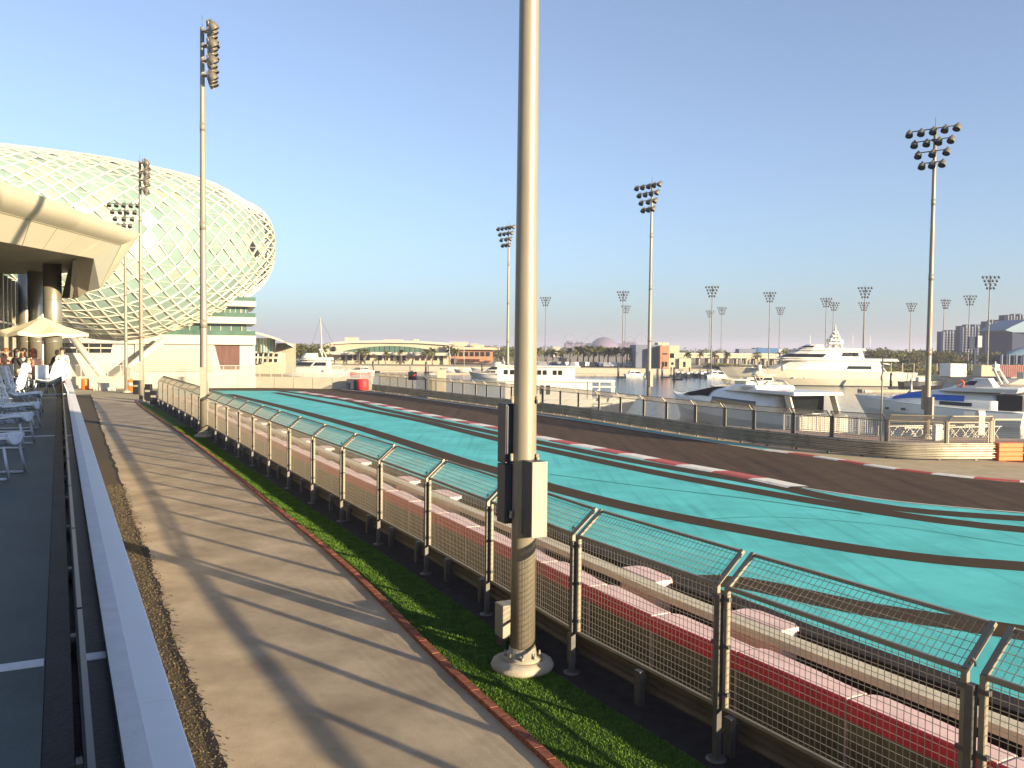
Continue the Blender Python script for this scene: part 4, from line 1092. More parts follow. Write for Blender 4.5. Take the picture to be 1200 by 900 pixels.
# white railing and quay furniture behind the right end of the marina fence
rl = [Vector((19.4, 61.8, 0)), Vector((21.8, 60.1, 0)), Vector((24.8, 58.3, 0))]
rail = thing('quay_railing', 'white vertical bar railing along the marina quay edge', 'railing', tuple(rl[1])); mb = MB(); mp_ = MB(); rc = resample(rl, 47)
for i, p in enumerate(rc):
    q = p - rl[1]; bar(mb, q + UP * .12, q + UP * 1.12, .035)
for i in range(0, 47, 9): q = rc[i] - rl[1]; m2 = MB(); bar(m2, q, q + UP * 1.2, .08); m2.build('post', 'white', rail)
for i in range(46): a, b = rc[i] - rl[1], rc[i + 1] - rl[1]; bar(mp_, a + UP * 1.14, b + UP * 1.14, .06); bar(mp_, a + UP * .12, b + UP * .12, .04)
mb.build('bars', 'white', rail); mp_.build('rails', 'white', rail)
gw = thing('gangway', 'white lattice gangway leading down from the quay to the boats', 'gangway', (25.6, 58.2, .1), rad(14)); 
mb = MB(); mb.box((4, 0, -.55), (8.4, 1.2, .10)); mb.build('walkway', 'pontoon', gw)
for sy in (-.6, .6):
    mb = MB(); bar(mb, (-.1, sy, .5), (8.1, sy, .5), .07); bar(mb, (-.1, sy, -.45), (8.1, sy, -.45), .07)
    for k in range(10): x = .8 * k; bar(mb, (x, sy, -.45), (x + .8, sy, .5), .04); bar(mb, (x + .8, sy, -.45), (x, sy, .5), .04)
    mb.build('lattice_side', 'white', gw)
for k, (px, py) in enumerate(((1098, 517), (1148, 510))):
    p = gp(px, py); o = thing('service_cabinet', ['pale service cabinet beside the biggest right-hand mast', 'tall white service cabinet near the orange crash cushion'][k], 'cabinet', (p.x, p.y, 0))
    mb = MB(); mb.box((0, 0, .55 + k * .3), (.5, .4, 1.1 + k * .6)); bevel(mb.build('housing', 'white', o), .03); mb = MB(); mb.box((0, -.21, .55 + k * .3), (.40, .03, .95 + k * .5)); mb.build('door', 'gelgrey', o)
p = gp(1083, 514); o = thing('valve_box', 'small rusty valve box at the foot of the biggest right-hand mast', 'box', (p.x + .9, p.y - .2, 0))
mb = MB(); mb.box((0, 0, .3), (.6, .4, .6)); bevel(mb.build('housing', 'strap', o), .03); mb = MB(); mb.tube([(-.4, 0, .1), (-.4, 0, .5), (-.1, 0, .5)], .06, 6); mb.build('pipe', 'galvdark', o)
# right hand perimeter fence
pf = thing('perimeter_fence', 'pale mesh fence running off to the right behind the orange crash cushion', 'fence', (25.4, 47, 0))
A_ = Vector((26.2, 47.3, 0)); B_ = Vector((44, 49.5, 0))
PP = [A_.lerp(B_, k / 6) - Vector((25.4, 47, 0)) for k in range(7)]
for p in PP: mb = MB(); bar(mb, p, p + UP * 2.1, .08); mb.build('post', 'galv', pf)
for a, b in zip(PP, PP[1:]): m_ = (b - a).normalized(); mesh_panel(pf, a, b, Vector((m_.y, -m_.x, 0)), .15, 2.0, .02, .05, .05, .0055, .085, .10, 'wire', 'galv')
# ------------------------------------------------------------------ boats (bow along +x, origin on the waterline)
WZ = -1.6
def hull(root, L, B, fs, fb, m='gel', boot=None, n=16, stern=.86, sheer_m=None):
    rings = []
    for i in range(n + 1):
        t = i / n; k = max(0, (t - .45) / .55); b = B / 2 * (1 - k ** 2.3) * (stern + (1 - stern) * min(1, t / .3)) + .02
        z = fs + (fb - fs) * t ** 1.7; x = -L / 2 + L * t; xw = -L / 2 + L * (.02 + .90 * t); xm = (x + xw) / 2
        bw = b * (.86 - .25 * k)
        rings.append([(x, -b, z), (xm, -(b * .95 + bw * .05), z * .5), (xw, -bw, .12), (xw, -bw * .8, -.5), (xw, bw * .8, -.5), (xw, bw, .12), (xm, b * .95 + bw * .05, z * .5), (x, b, z)])
    mb = MB(); mb.loft(rings, True, True, False); o = mb.build('hull', m, root)
    mb = MB()
    for s in (0, 7):
        c = [Vector(r[s]) for r in rings]; mb.tube([p + UP * .04 for p in c], .06, 5)
    mb.build('gunwale', m, o)
    if boot:
        mb = MB()
        for a, b in ((2, -1), (5, 1)): mb.strip([Vector(r[a]) + Vector((0, b * .012, .28)) for r in rings], [Vector(r[a]) + Vector((0, b * .012, -.1)) for r in rings])
        mb.build('boot_stripe', boot, o, fix=False)
    return rings
def sleek(root, name, m, stv, g=0.0, r0=0, r1=None, arch=9, a0=0.0, a1=PI):
    """smooth superstructure: stations (x, half width, z base, z top); r0..r1 picks stations, a0..a1 the part of the arch"""
    rings = []
    c = []
    for i in range(len(stv) - 1):
        for k in range(4):
            t = k / 4; c.append([stv[i][j] * (1 - t) + stv[i + 1][j] * t for j in range(4)])
    c.append(list(stv[-1])); r1 = r1 if r1 is not None else len(c)
    for x, w, z0, z1 in c[r0:r1]:
        ring = []
        for j in range(arch * 2 + 1):
            a = a0 + (a1 - a0) * j / (arch * 2); cc, ss = math.cos(a), math.sin(a)
            ring.append((x, (w + g) * math.copysign(abs(cc) ** .7, cc), z0 + (z1 - z0 + g) * abs(ss) ** .75))
        rings.append(ring)
    full = (a0 == 0.0 and a1 == PI)
    mb = MB(); mb.loft(rings, full, full, True); return mb.build(name, m, root, fix=full)
class Tier:
    def __init__(s, x0, x1, w, z0, z1, rf=1.0, rb=.3, nose=.5, tp=.86): s.x0, s.x1, s.w, s.z0, s.z1, s.rf, s.rb, s.nose, s.tp = x0, x1, w, z0, z1, rf, rb, nose, tp
    def ring(s, k, g=0.0):
        z = s.z0 + (s.z1 - s.z0) * k; x0 = s.x0 + s.rb * k - g; x1 = s.x1 - s.rf * k + g; w = s.w / 2 * (1 + (s.tp - 1) * k) + g; nl = min(s.nose * (x1 - x0), (x1 - x0) * .9)
        pts = [(x0, -w, z), (x1 - nl, -w, z)]
        for j in range(1, 6): a = -PI / 2 + PI * j / 6; pts.append((x1 - nl + nl * math.cos(a), w * math.sin(a), z))
        return pts + [(x1 - nl, w, z), (x0, w, z)]
    def build(s, root, name='cabin', m='gel', steps=4):
        mb = MB(); R_ = [s.ring(i / steps) for i in range(steps + 1)]
        top = [(p[0] * .985 + (s.x0 + s.x1) / 2 * .015, p[1] * .93, s.z1 + .10 * (1 - 0)) for p in s.ring(1)]
        mb.loft(R_ + [top], True, True, False); return bevel(mb.build(name, m, root), .03)
    def window(s, root, k0, k1, f0, f1, m='tint', front=False, name='window', n=14):
        """dark glazing band following the sides from fraction f0 to f1 of the length, or round the front"""
        a, b = s.ring(k0, .02), s.ring(k1, .02)
        def side(r, y, f): x0, x1 = r[0][0], r[1][0]; return Vector((x0 + (x1 - x0) * f, r[0][1] * y, r[0][2]))
        mb = MB()
        if front: mb.strip([Vector(p) for p in a[1:8]], [Vector(p) for p in b[1:8]], True)
        else:
            for y in (1, -1): mb.strip([side(a, y, f0), side(a, y, f1)], [side(b, y, f0), side(b, y, f1)])
        return mb.build(name, m, root, fix=False)
def rails(root, rings, i0, i1, h=.7, m='white'):
    mb = MB()
    for s in (0, 7):
        c = [Vector(rings[i][s]) for i in range(i0, i1 + 1)]
        mb.tube([p + UP * h for p in c], .025, 5); mb.tube([p + UP * h * .5 for p in c], .015, 4)
        for p in c: mb.tube([p, p + UP * h], .02, 4)
    mb.build('deck_rail', m, root)
def dots(root, y, xs, z, r, m='tint', name='porthole', w=1.6):
    for x in xs:
        for s in (-1, 1):
            mb = MB(); mb.box((x, s * y, z), (r * w, .05, r)); bevel(mb.build(name, m, root), .02)
# superyacht
p = at(954, 452, 186); L_ = 40.5
y1 = thing('superyacht', 'largest white yacht in the marina with three decks, long black window slot and radar tower', 'yacht', (p.x, 186, WZ), rad(178))
r_ = hull(y1, L_, 8.2, 2.9, 3.8, 'gelcream', 'black'); rails(y1, r_, 11, 15)
t = Tier(-13.0, 11.5, 7.0, 2.85, 5.4, 5.5, .5, .45, .9); t.build(y1, 'main_deckhouse'); t.window(y1, .30, .55, .17, .58)
t = Tier(-16.5, 9.0, 6.8, 5.3, 5.75, 2, .2, .4); t.build(y1, 'upper_deck')
t = Tier(-9.5, 8.5, 5.8, 5.75, 7.4, 4.2, .4, .5, .86); t.build(y1, 'upper_deckhouse'); t.window(y1, .25, .75, .10, .62, 'gelgrey'); t.window(y1, .3, .8, .13, .58, 'tint'); t.window(y1, .15, .6, 0, 0, 'tint', True, 'windscreen')
t = Tier(-10, 4.5, 5.4, 7.45, 7.9, 1.2, .3, .4); t.build(y1, 'sun_deck')
t = Tier(-1.5, 3.8, 3.8, 7.9, 8.6, 1.8, .2, .5); t.build(y1, 'bridge_top'); t.window(y1, .2, .8, 0, 0, 'tint', True, 'windscreen')
mb = MB()
for z, w in ((7.9, 3.4), (9.0, 3.0), (9.7, 2.4), (10.5, 1.5), (11.2, .8)): mb.box((-4.2, 0, z), (w, 1.8, .35))
for sx in (-1, 1):
    mb.tube([(-4.2 + sx * 1.5, 0, 7.8), (-4.2 + sx * .3, 0, 11.6)], .3, 6)
mb.tube([(-4.2, 0, 7.8), (-4.2, 0, 13.0)], [.5, .1], 6)
mast_ = mb.build('radar_tower', 'gel', y1)
for x, z, r in ((-5.5, 9.5, .55), (-2.9, 9.5, .55), (-4.9, 10.4, .42), (-3.5, 10.4, .42), (-4.2, 11.7, .34)):
    mb = MB(); mb.lathe((x, -.3, z), [(.01, -r), (r * .8, -r * .6), (r, 0), (r * .8, r * .6), (.01, r)], 10); mb.build('radar_dome', 'gel', mast_)
for x in (-11, -7.4, 1.5): mb = MB(); mb.tube([(x, 1.5, 7.5), (x, 1.5, 10.8)], .05, 4); mb.build('antenna', 'gel', y1)
mb = MB(); mb.tube([(-15.6, -1, 2.9), (-14.0, -1, 4.9), (-16.2, -1, 4.6)], .13, 6); mb.tube([(-14.0, -1, 4.9), (-13.2, -1, 2.9)], .1, 6); mb.build('crane', 'gel', y1)
for x in (7.5, 12.5):
    for s in (-1, 1): mb = MB(); mb.lathe((x, s * 3.2, 3.7), [(.3, -.65), (.5, -.5), (.5, .5), (.3, .65)], 10); mb.build('life_raft', 'gel', y1)
mb = MB()
for k in range(3): mb.box((-18.0 - .7 * k, 0, 2.0 - .7 * k), (.9, 6.3, .16))
mb.build('stern_steps', 'gelcream', y1)
dots(y1, 3.98, [-8, -5.5, -2, .5, 3, 5.2], 1.75, .28, 'gelgrey')
# large flybridge yacht, stern to the quay
bow, stn = Vector((18.0, 98, 0)), Vector((26.6, 74, 0)); c = (bow + stn) / 2; dv = bow - stn
y2 = thing('motor_yacht', 'big pale motor yacht with black windscreen cover and white aft wing marked red', 'yacht', (c.x, c.y, WZ), math.atan2(dv.y, dv.x))
L_ = dv.length; r_ = hull(y2, L_, 6.6, 1.9, 3.0, 'gelgrey'); rails(y2, r_, 11, 15, .5)
DECK = [(-9.5, 2.75, 1.7, 3.9), (-4, 2.8, 1.7, 4.0), (0, 2.75, 1.8, 4.05), (3.0, 2.5, 2.0, 3.95), (6.0, 2.1, 2.2, 3.4), (9.5, 1.3, 2.5, 2.85), (11.5, .3, 2.7, 2.75)]
sleek(y2, 'deckhouse', 'gelgrey', DECK)
sleek(y2, 'windscreen_cover', 'blackcloth', DECK, .10, 10, 19, 9, PI * .14, PI * .86)
for s_ in (0, 1): sleek(y2, 'side_window', 'tint', DECK, .04, 2, 10, 4, PI * (.045 if not s_ else .85), PI * (.15 if not s_ else .955))
t = Tier(-6.6, 2.0, 4.4, 3.85, 4.5, 2.6, .5, .6, 1.04); t.build(y2, 'flybridge', 'gelgrey'); t.window(y2, .35, .8, .25, .85, 'strap', False, 'side_cushion')
mb = MB(); mb.box((-2.6, 0, 4.72), (2.0, 3.0, .42)); bevel(mb.build('sun_pad', 'strap', y2), .08)
mb = MB(); mb.tube([(-.2, -1.2, 4.5), (-.5, -1.0, 4.95), (-.5, 1.0, 4.95), (-.2, 1.2, 4.5)], .06, 6); mb.build('grab_rail', 'gel', y2)
for s_ in (-1, 1): mb = MB(); mb.tube([(-6.2, s_ * 1.8, 4.4), (-5.4, s_ * 1.6, 5.0), (-4.4, s_ * 1.5, 5.05)], .11, 6); mb.build('arch_leg', 'gelcream', y2)
mb = MB(); mb.box((-9.0, 0, 4.05), (7.0, 5.6, .34), 0, .96); bevel(mb.build('aft_wing', 'gel', y2), .1)
mb = MB(); mb.poly3([(-10.2, 2.0, 4.235), (-9.2, 2.0, 4.235), (-9.6, .9, 4.235)]); mb.poly3([(-9.7, -2.83, 3.95), (-8.7, -2.83, 3.95), (-8.9, -2.83, 4.16)]); mb.build('red_flash', 'redroll', y2, fix=False)
mb = MB(); mb.box((-10.4, 0, 2.9), (.15, 4.4, 1.8)); mb.build('saloon_door', 'tint', y2)
for s in (-1, 1): mb = MB(); bar(mb, (-12.0, s * 2.5, 2.0), (-11.2, s * 2.5, 4.0), .16, .7); mb.build('wing_support', 'gelcream', y2)
mb = MB(); mb.box((-12.3, 0, 1.1), (1.8, 5.4, 1.7)); bevel(mb.build('transom', 'gelcream', y2), .08)
mb = MB(); mb.lathe((-11.4, -2.9, 1.6), [(.1, -.4), (.28, -.25), (.28, .25), (.1, .4)], 10); mb.build('fender', 'black', y2)
y2.scale = (.97, .95, .88)
# blue covered express cruiser
bow, stn = Vector((37.7, 95.5, 0)), Vector((50.5, 85, 0)); c = (bow + stn) / 2; dv = bow - stn; L_ = dv.length
y3 = thing('motor_yacht', 'grey white motor yacht under bright blue window covers, bow pointing left', 'yacht', (c.x, c.y, WZ), math.atan2(dv.y, dv.x))
r_ = hull(y3, L_, 5.2, 1.5, 2.5, 'gelgrey'); rails(y3, r_, 12, 15, .35)
DECK = [(-6.0, 2.15, 1.4, 3.3), (-3, 2.15, 1.4, 3.4), (0, 2.05, 1.5, 3.4), (2.4, 1.7, 1.7, 3.0), (4.6, 1.1, 1.9, 2.4), (6.2, .3, 2.0, 2.1)]
sleek(y3, 'deckhouse', 'gelgrey', DECK)
sleek(y3, 'blue_cover', 'bluecover', DECK, .06, 9, 16, 9, PI * .16, PI * .84)
for s_ in (0, 1):
    sleek(y3, 'blue_cover', 'bluecover', DECK, .05, 4, 9, 4, PI * (.12 if not s_ else .76), PI * (.24 if not s_ else .88))
    sleek(y3, 'side_window', 'tint', DECK, .04, 3, 8, 4, PI * (.05 if not s_ else .90), PI * (.105 if not s_ else .955))
t = Tier(-7.6, .0, 4.4, 3.35, 3.75, 1.6, -.2, .4, 1.0); t.build(y3, 'flybridge_deck', 'gel')
t = Tier(-5.6, -1.6, 3.2, 3.75, 4.6, 1.8, .6, .5); t.build(y3, 'flybridge', 'gel'); t.window(y3, .3, .8, 0, 0, 'tint', True, 'windscreen')
mb = MB(); mb.box((-7.0, 0, 2.4), (2.2, 3.9, 1.5)); mb.build('aft_enclosure', 'black', y3)
mb = MB()
for s in (-1, 1): mb.tube([(-6.2, s * 1.5, 4.2), (-5.4, s * 1.2, 5.6)], .13, 6)
mb.tube([(-5.4, -1.3, 5.6), (-5.4, 1.3, 5.6)], .16, 6); mb.tube([(-5.4, .5, 5.6), (-5.4, .5, 6.4)], .06, 5); mb.build('radar_arch', 'gel', y3)
mb = MB(); mb.lathe((-5.3, -.3, 5.95), [(.05, -.25), (.35, -.15), (.35, .15), (.05, .25)], 10); mb.build('radar_dome', 'gel', y3)
mb = MB(); mb.tube([(-2.6 + .3 * math.cos(a_), 1.72, 4.15 + .3 * math.sin(a_)) for a_ in [2 * PI * k / 12 for k in range(13)]], .07, 5); mb.build('lifebuoy', 'orange', y3)
dots(y3, 2.52, [4.2, 2.6], 1.35, .26)
# white stern of a further cruiser at the right edge
c = at(1196, 462, 100); y4 = thing('motor_yacht', 'cream flybridge cruiser cut off by the right picture edge', 'yacht', (c.x + 5.5, 102, WZ), rad(186))
r_ = hull(y4, 17, 5.2, 1.8, 2.6, 'gelcream'); t = Tier(-5, 6.5, 4.4, 1.8, 3.6, 4, .3); t.build(y4, 'deckhouse', 'gelcream'); t.window(y4, .4, .75, .1, .9)
t = Tier(-6, 8, 4.8, 3.65, 4.2, 1.5, .2); t.build(y4, 'flybridge', 'gelcream'); mb = MB(); mb.tube([(3.5, 0, 4.2), (3, 0, 6.4)], [.3, .1], 6); mb.box((4.4, .5, 4.6), (1.4, 1.2, .9)); mb.build('radar_arch', 'gelcream', y4)
mb = MB(); mb.box((6.4, 1.2, 3.0), (.9, .7, .7)); bevel(mb.build('red_bag', 'redroll', y4), .1)
# smaller yachts
def cruiser(label, px, py, Y, L, rz, m='gel', fly=True, group=None, name='cabin_cruiser'):
    c = at(px, py, Y); y = thing(name, label, 'boat', (c.x, Y, WZ), rad(rz), group)
    B = L * .29; k = L / 14; r_ = hull(y, L, B, 1.3 * k, 2.1 * k, m); rails(y, r_, 11, 15, .55 * k)
    t = Tier(-.36 * L, .22 * L, B * .78, 1.2 * k, 2.9 * k, .26 * L, .2, .55, .82); t.build(y, 'cabin', m); t.window(y, .45, .8, .12, .9); t.window(y, .3, .8, 0, 0, 'tint', True, 'windscreen')
    if fly:
        t = Tier(-.38 * L, .02 * L, B * .8, 2.95 * k, 3.3 * k, .06 * L, .1, .4, 1.0); t.build(y, 'flybridge', m)
        t = Tier(-.2 * L, 0, B * .6, 3.3 * k, 4.0 * k, .05 * L, .1, .5); t.build(y, 'console', m)
        mb = MB()
        for s in (-1, 1): mb.tube([(-.30 * L, s * B * .34, 3.2 * k), (-.25 * L, s * B * .28, 4.7 * k)], .08 * k, 5)
        mb.tube([(-.25 * L, -B * .3, 4.7 * k), (-.25 * L, B * .3, 4.7 * k)], .12 * k, 5); mb.tube([(-.25 * L, 0, 4.7 * k), (-.25 * L, 0, 5.6 * k)], .05 * k, 5); mb.build('radar_arch', m, y)
    return y
cruiser('cream sport fisher with a tall bridge moored in front of the big yacht bow', 880, 436, 168, 11.5, 182, 'gelcream')
y5 = cruiser('white cruise yacht with a row of square windows, moored right of the hotel', 352, 441, 205, 19.5, 180, 'gel')
dots(y5, 2.72, [-1, .2, 1.4, 2.6, -3.4, -4.6, -5.8], 1.55, .38)
cruiser('white cabin cruiser half hidden by the foreground pole, nearest of the packed berths', 588, 440, 190, 12, 170, 'gel')
cruiser('white cabin cruiser behind the packed berths, in front of the orange pavilion', 577, 431, 238, 12, 176, 'gel', True)
cruiser('small white day boat moored between the two packed cruisers', 569, 436, 215, 9, 160, 'gelcream', False)
cruiser('small white motor boat by the marina office quay', 748, 440, 232, 7.5, 10, 'gel', False)
cruiser('white speedboat at the outer end of the jet ski dock', 846, 437, 228, 9, 8, 'gel', False)
cruiser('cream flybridge boat peeping over the near end of the big yacht', 868, 452, 140, 10, 184, 'gelcream', True)
yb = cruiser('low cream boat with red bottom moored in front of the white clubhouse', 418, 433, 232, 9.5, 190, 'gel', False)
hull_ = [c_ for c_ in yb.children if c_.name.startswith('hull')][0]
mb = MB(); 
for s in (-1, 1): mb.box((-.2, s * 1.30, .35), (7.0, .05, .5))
mb.build('red_bottom', 'rust', hull_)
# sailing mast
c = at(380, 441, 212); sb = thing('sailing_boat', 'white sailing boat whose bare mast stands before the clubhouse', 'sailboat', (c.x, 214, WZ), rad(182)); hull(sb, 11, 3.2, 1.0, 1.4)
mb = MB(); mb.tube([(.8, 0, 1), (1.4, 0, 14.2)], [.22, .12], 6); mb.build('mast', 'white', sb); mb = MB(); mb.tube([(.7, 0, 2.6), (-3.8, 0, 2.7)], .12, 6); mb.build('boom', 'white', sb)
t = Tier(-2.5, 2.6, 1.9, 1.1, 1.7, 1.5, .2); t.build(sb, 'coachroof'); mb = MB(); wire(mb, (1.4, 0, 14.2), (5.4, 0, 1.4), .035); wire(mb, (1.4, 0, 14.2), (-5.3, 0, 1.1), .035); mb.build('rigging', 'galvdark', sb)
for px, py, Y, h, lab in ((529, 430, 258, 9, 'small sailing boat with bare mast right of the clubhouse'), (546, 432, 250, 8, 'small sailing boat with bare mast before the orange pavilion')):
    c = at(px, py, Y); s2 = thing('sailing_boat', lab, 'sailboat', (c.x, Y, WZ), rad(175)); hull(s2, 7, 2.2, .9, 1.1); mb = MB(); mb.tube([(.5, 0, 1), (.6, 0, h)], .08, 5); mb.build('mast', 'white', s2); mb = MB(); mb.box((-.4, 0, 1.2), (2.6, 1.3, .6)); bevel(mb.build('coachroof', 'gel', s2), .1)
# two storey tour boat
c = at(664, 470, 97.5); tour = thing('tour_boat', 'white two storey tour boat with small square windows right of the foreground pole', 'tour boat', (6.3, 97.5, WZ), rad(-3))
hull(tour, 15.5, 4.2, 1.5, 1.9, 'gel', None, 16, .95)
mb = MB(); mb.box((-2.2, 0, 2.6), (9.6, 3.8, 2.0)); bevel(mb.build('lower_cabin', 'gel', tour), .08)
mb = MB(); mb.box((-1.4, 0, 3.72), (13.0, 4.2, .28)); bevel(mb.build('upper_deck', 'gel', tour), .05)
mb = MB(); mb.box((-3.6, 0, 4.5), (8.6, 3.4, 1.35)); mb.box((-3.4, 0, 5.25), (9.4, 3.8, .16)); bevel(mb.build('upper_cabin', 'gel', tour), .05)
for x in (-6.9, -6.2, -5.2, -4.5, -3.2, -2.6, -1.5, -.9):
    mb = MB(); mb.box((x, -1.72, 4.6), (.42, .06, .5)); mb.build('window', 'tint', tour)
for x in (-4.2, -3.6, -2.9, -2.2): mb = MB(); mb.box((x, -1.93, 2.7), (.40, .06, 1.0)); mb.build('window', 'tint', tour)
for x in (2.2, 3.4, 5.0):
    for s in (-1, 1): mb = MB(); bar(mb, (x, s * 1.9, 1.6), (x, s * 1.9, 3.6), .14); mb.build('awning_post', 'gel', tour)
mb = MB(); mb.box((3.7, 0, 3.1), (2.9, 3.9, .14)); mb.build('awning', 'gel', tour)
mb = MB(); mb.box((5.6, -.6, 2.0), (1.6, 1.2, .5)); bevel(mb.build('bow_locker', 'gel', tour), .1)
# green netting boat edge / launch in front
c = at(800, 474, 84)
for k, (px, py, Y, L, rz, lab) in enumerate(((640, 440, 215, 4.5, 12, 'small red workboat with dark canopy in front of the palms'), (1082, 447, 168, 9, 4, 'long black inflatable boat behind the stern of the big yacht'), (365, 444, 150, 5, 20, 'small dark dinghy'))[:2]):
    c = at(px, py, Y); b_ = thing('small_boat', lab, 'boat', (c.x, Y, WZ), rad(rz)); m = 'rust' if k == 0 else 'black'
    hull(b_, L, L * .3, .8 if k == 0 else 1.5, 1.2 if k == 0 else 2.0, m); 
    if k == 0:
        mb = MB(); mb.box((0, 0, 2.1), (2.4, 1.2, .10)); [bar(mb, (x, y, .8), (x, y, 2.1), .06) for x in (-1.1, 1.1) for y in (-.5, .5)]; mb.build('canopy', 'black', b_); mb = MB(); mb.box((.2, 0, 1.2), (.9, .7, 1.0)); bevel(mb.build('console', 'gel', b_), .06)
    else:
        mb = MB(); mb.box((-.5, 0, 1.9), (1.6, 1.2, 1.1)); bevel(mb.build('console', 'gel', b_), .1); mb = MB(); mb.tube([(-2.8, -.9, 1.6), (-2.6, -.9, 3.2), (-2.6, .9, 3.2), (-2.8, .9, 1.6)], .07, 5); mb.build('roll_bar', 'redroll', b_)
# moored jet skis
jk = None; dk = thing('floating_dock', 'low floating dock crowded with jet skis in front of the marina office', 'dock', (*at(822, 440, 236).xy, WZ)); mb = MB(); mb.box((0, 0, .25), (17, 3, .45)); mb.box((-6, -4.5, .25), (2, 6, .45)); mb.build('deck', 'pontoon', dk)
mb = MB()
for x in (-8, -3, 2, 7): mb.tube([(x, 1.4, -1), (x, 1.4, 2.6)], .16, 6)
mb.build('pile', 'black', dk)
for k in range(11):
    c = at(795 + 5.3 * k, 438 + (k % 3) * 1.5, 238 - (k % 3) * 5); 
    if jk is None:
        jk = thing('jet_ski', 'dark jet ski parked among others at the floating dock', 'jet ski', (c.x, c.y, WZ + .5), rad(70), 'jet skis at the floating dock')
        hull(jk, 3.2, 1.2, .5, .7, 'black', None, 8); t = Tier(-1.3, .9, .7, .5, 1.0, .6, .1); t.build(jk, 'seat', 'gel'); mb = MB(); mb.tube([(.5, -.4, 1.2), (.6, 0, 1.3), (.5, .4, 1.2)], .05, 5); mb.build('handlebar', 'black', jk)
    else: dup(jk, (c.x, c.y, WZ + .5), rad(70 + R.uniform(-25, 25)))
# mooring piles
MP = 'black mooring piles in the water'; mp0 = None
for px, py, Y, lab in ((724.5, 441, 225, 'black mooring pile with a float left of the marina office'), (776, 440, 228, 'black mooring pile in front of the marina office'), (790, 443, 212, 'black mooring pile with its float right of the marina office'),
                  (1009, 448, 186, 'black mooring pile beside the hull of the big yacht'), (1044, 451, 176, 'black mooring pile below the stern of the big yacht'), (437, 432, 252, 'black mooring pile in front of the clubhouse'), (499, 434, 250, 'black mooring pile right of the clubhouse front'), (565, 436, 235, 'black mooring pile left of the packed cruisers')):
    c = at(px, py, Y)
    if mp0 is None:
        mp0 = thing('mooring_pile', lab, 'mooring pile', (c.x, Y, WZ), 0, MP); mb = MB(); mb.lathe((0, 0, 0), [(.26, -1), (.26, 2.9), (.10, 3.1)], 10); mb.build('pile', 'black', mp0)
        mb = MB(); mb.box((.8, 0, .15), (2.6, .8, .35)); bevel(mb.build('float', 'black', mp0), .1)
    else: dup(mp0, (c.x, Y, WZ), 0, lab)
for px, py, Y, lab in ((555, 437, 236, 'timber pontoon carrying the packed berths'), (440, 430, 255, 'long timber pontoon in front of the clubhouse'), (700, 438, 240, 'timber pontoon along the palm quay'), (1085, 455, 158, 'timber pontoon behind the blue covered yacht')):
    c = at(px, py, Y); o = thing('pontoon', lab, 'pontoon', (c.x, Y, WZ), 0); mb = MB(); mb.box((0, 0, .2), (24, 2.4, .5)); bevel(mb.build('deck', 'pontoon', o), .05); mb = MB()
    for x in (-11, 0, 11): mb.box((x, -1.25, .1), (1.2, .2, .5))
    mb.build('fender', 'white', o)
bu = 'white buoys in the marina'; b0_ = None
for px, py, Y, lab in ((1068, 450, 150, 'white cone buoy on a black spar left of the biggest mast'), (1064, 484, 84, 'small white seabird like buoy on the bow of the blue covered yacht')):
    c = at(px, py, Y)
    if b0_ is None: b0_ = thing('buoy', lab, 'buoy', (c.x, Y, WZ), 0, bu); mb = MB(); mb.lathe((0, 0, 0), [(.1, -.5), (.6, -.2), (.6, .3), (.2, .8), (.12, 2.2), (.3, 2.3), (.02, 3.0)], 10); mb.build('cone', 'white', b0_); mb = MB(); mb.lathe((0, 0, .3), [(.61, -.1), (.63, 0), (.61, .1)], 10); mb.build('ring', 'black', b0_)
# ------------------------------------------------------------------ buildings across the water
def bldg(name, label, cat, px, Y): c = at(px, HOR, Y); return thing(name, label, cat, (c.x, Y, 0))
def bpx(o, px, py, Y=None): return at(px, py, Y or o.location.y) - o.location
def bbox(mb, o, x0, x1, y0, y1, depth, out=0.0):
    a, b = bpx(o, x0, y1, o.location.y - out), bpx(o, x1, y0, o.location.y - out); z0, z1 = max(a.z, 0), b.z
    ym = (y0 + y1) / 2; xa, xb = bpx(o, x0, ym, o.location.y - out).x, bpx(o, x1, ym, o.location.y - out).x
    mb.box(((xa + xb) / 2, depth / 2 - out, (z0 + z1) / 2), (abs(xb - xa), depth, z1 - z0)); return mb
club = bldg('clubhouse', 'long white marina clubhouse with lens shaped green window and dark arcade', 'clubhouse', 455, 292)
mb = MB(); top = [(379, 408), (384, 404.5), (392, 402.5), (415, 401), (450, 400.6), (490, 401.2), (526, 403.5)]
ra = [bpx(club, x, y) for x, y in top]; mb.loft([[p, p + Vector((0, 30, 0)), Vector((p.x, 30, 0)), Vector((p.x, 0, 0))] for p in ra], True, True, False); mb.build('wall', 'palecream', club)
mb = MB(); mb.loft([[p + Vector((0, -1.2, .5)), p + Vector((0, 31, .5)), p + Vector((0, 31, -.3)), p + Vector((0, -1.2, -.3))] for p in ra], True, True, False); mb.build('roof', 'white', club)
mb = MB(); lens = []
for k in range(21):
    t = k / 20; x = 398 + 118 * t; lens.append((bpx(club, x, 413.2, 291.6), bpx(club, x, 413.0 - 7.4 * math.sin(PI * t) ** .8 - .2, 291.6)))
mb.strip([a for a, b in lens], [b for a, b in lens]); mb.build('lens_window', 'greenglass', club, fix=False)
mb = MB()
for a, b in lens[1:-1]: wire(mb, a - Vector((0, .1, 0)), b - Vector((0, .1, 0)), .09)
mb.build('lens_mullions', 'galvdark', club, fix=False)
mb = MB(); bbox(mb, club, 381, 526, 413.4, 415.4, 6, 3.5); mb.build('canopy', 'white', club)
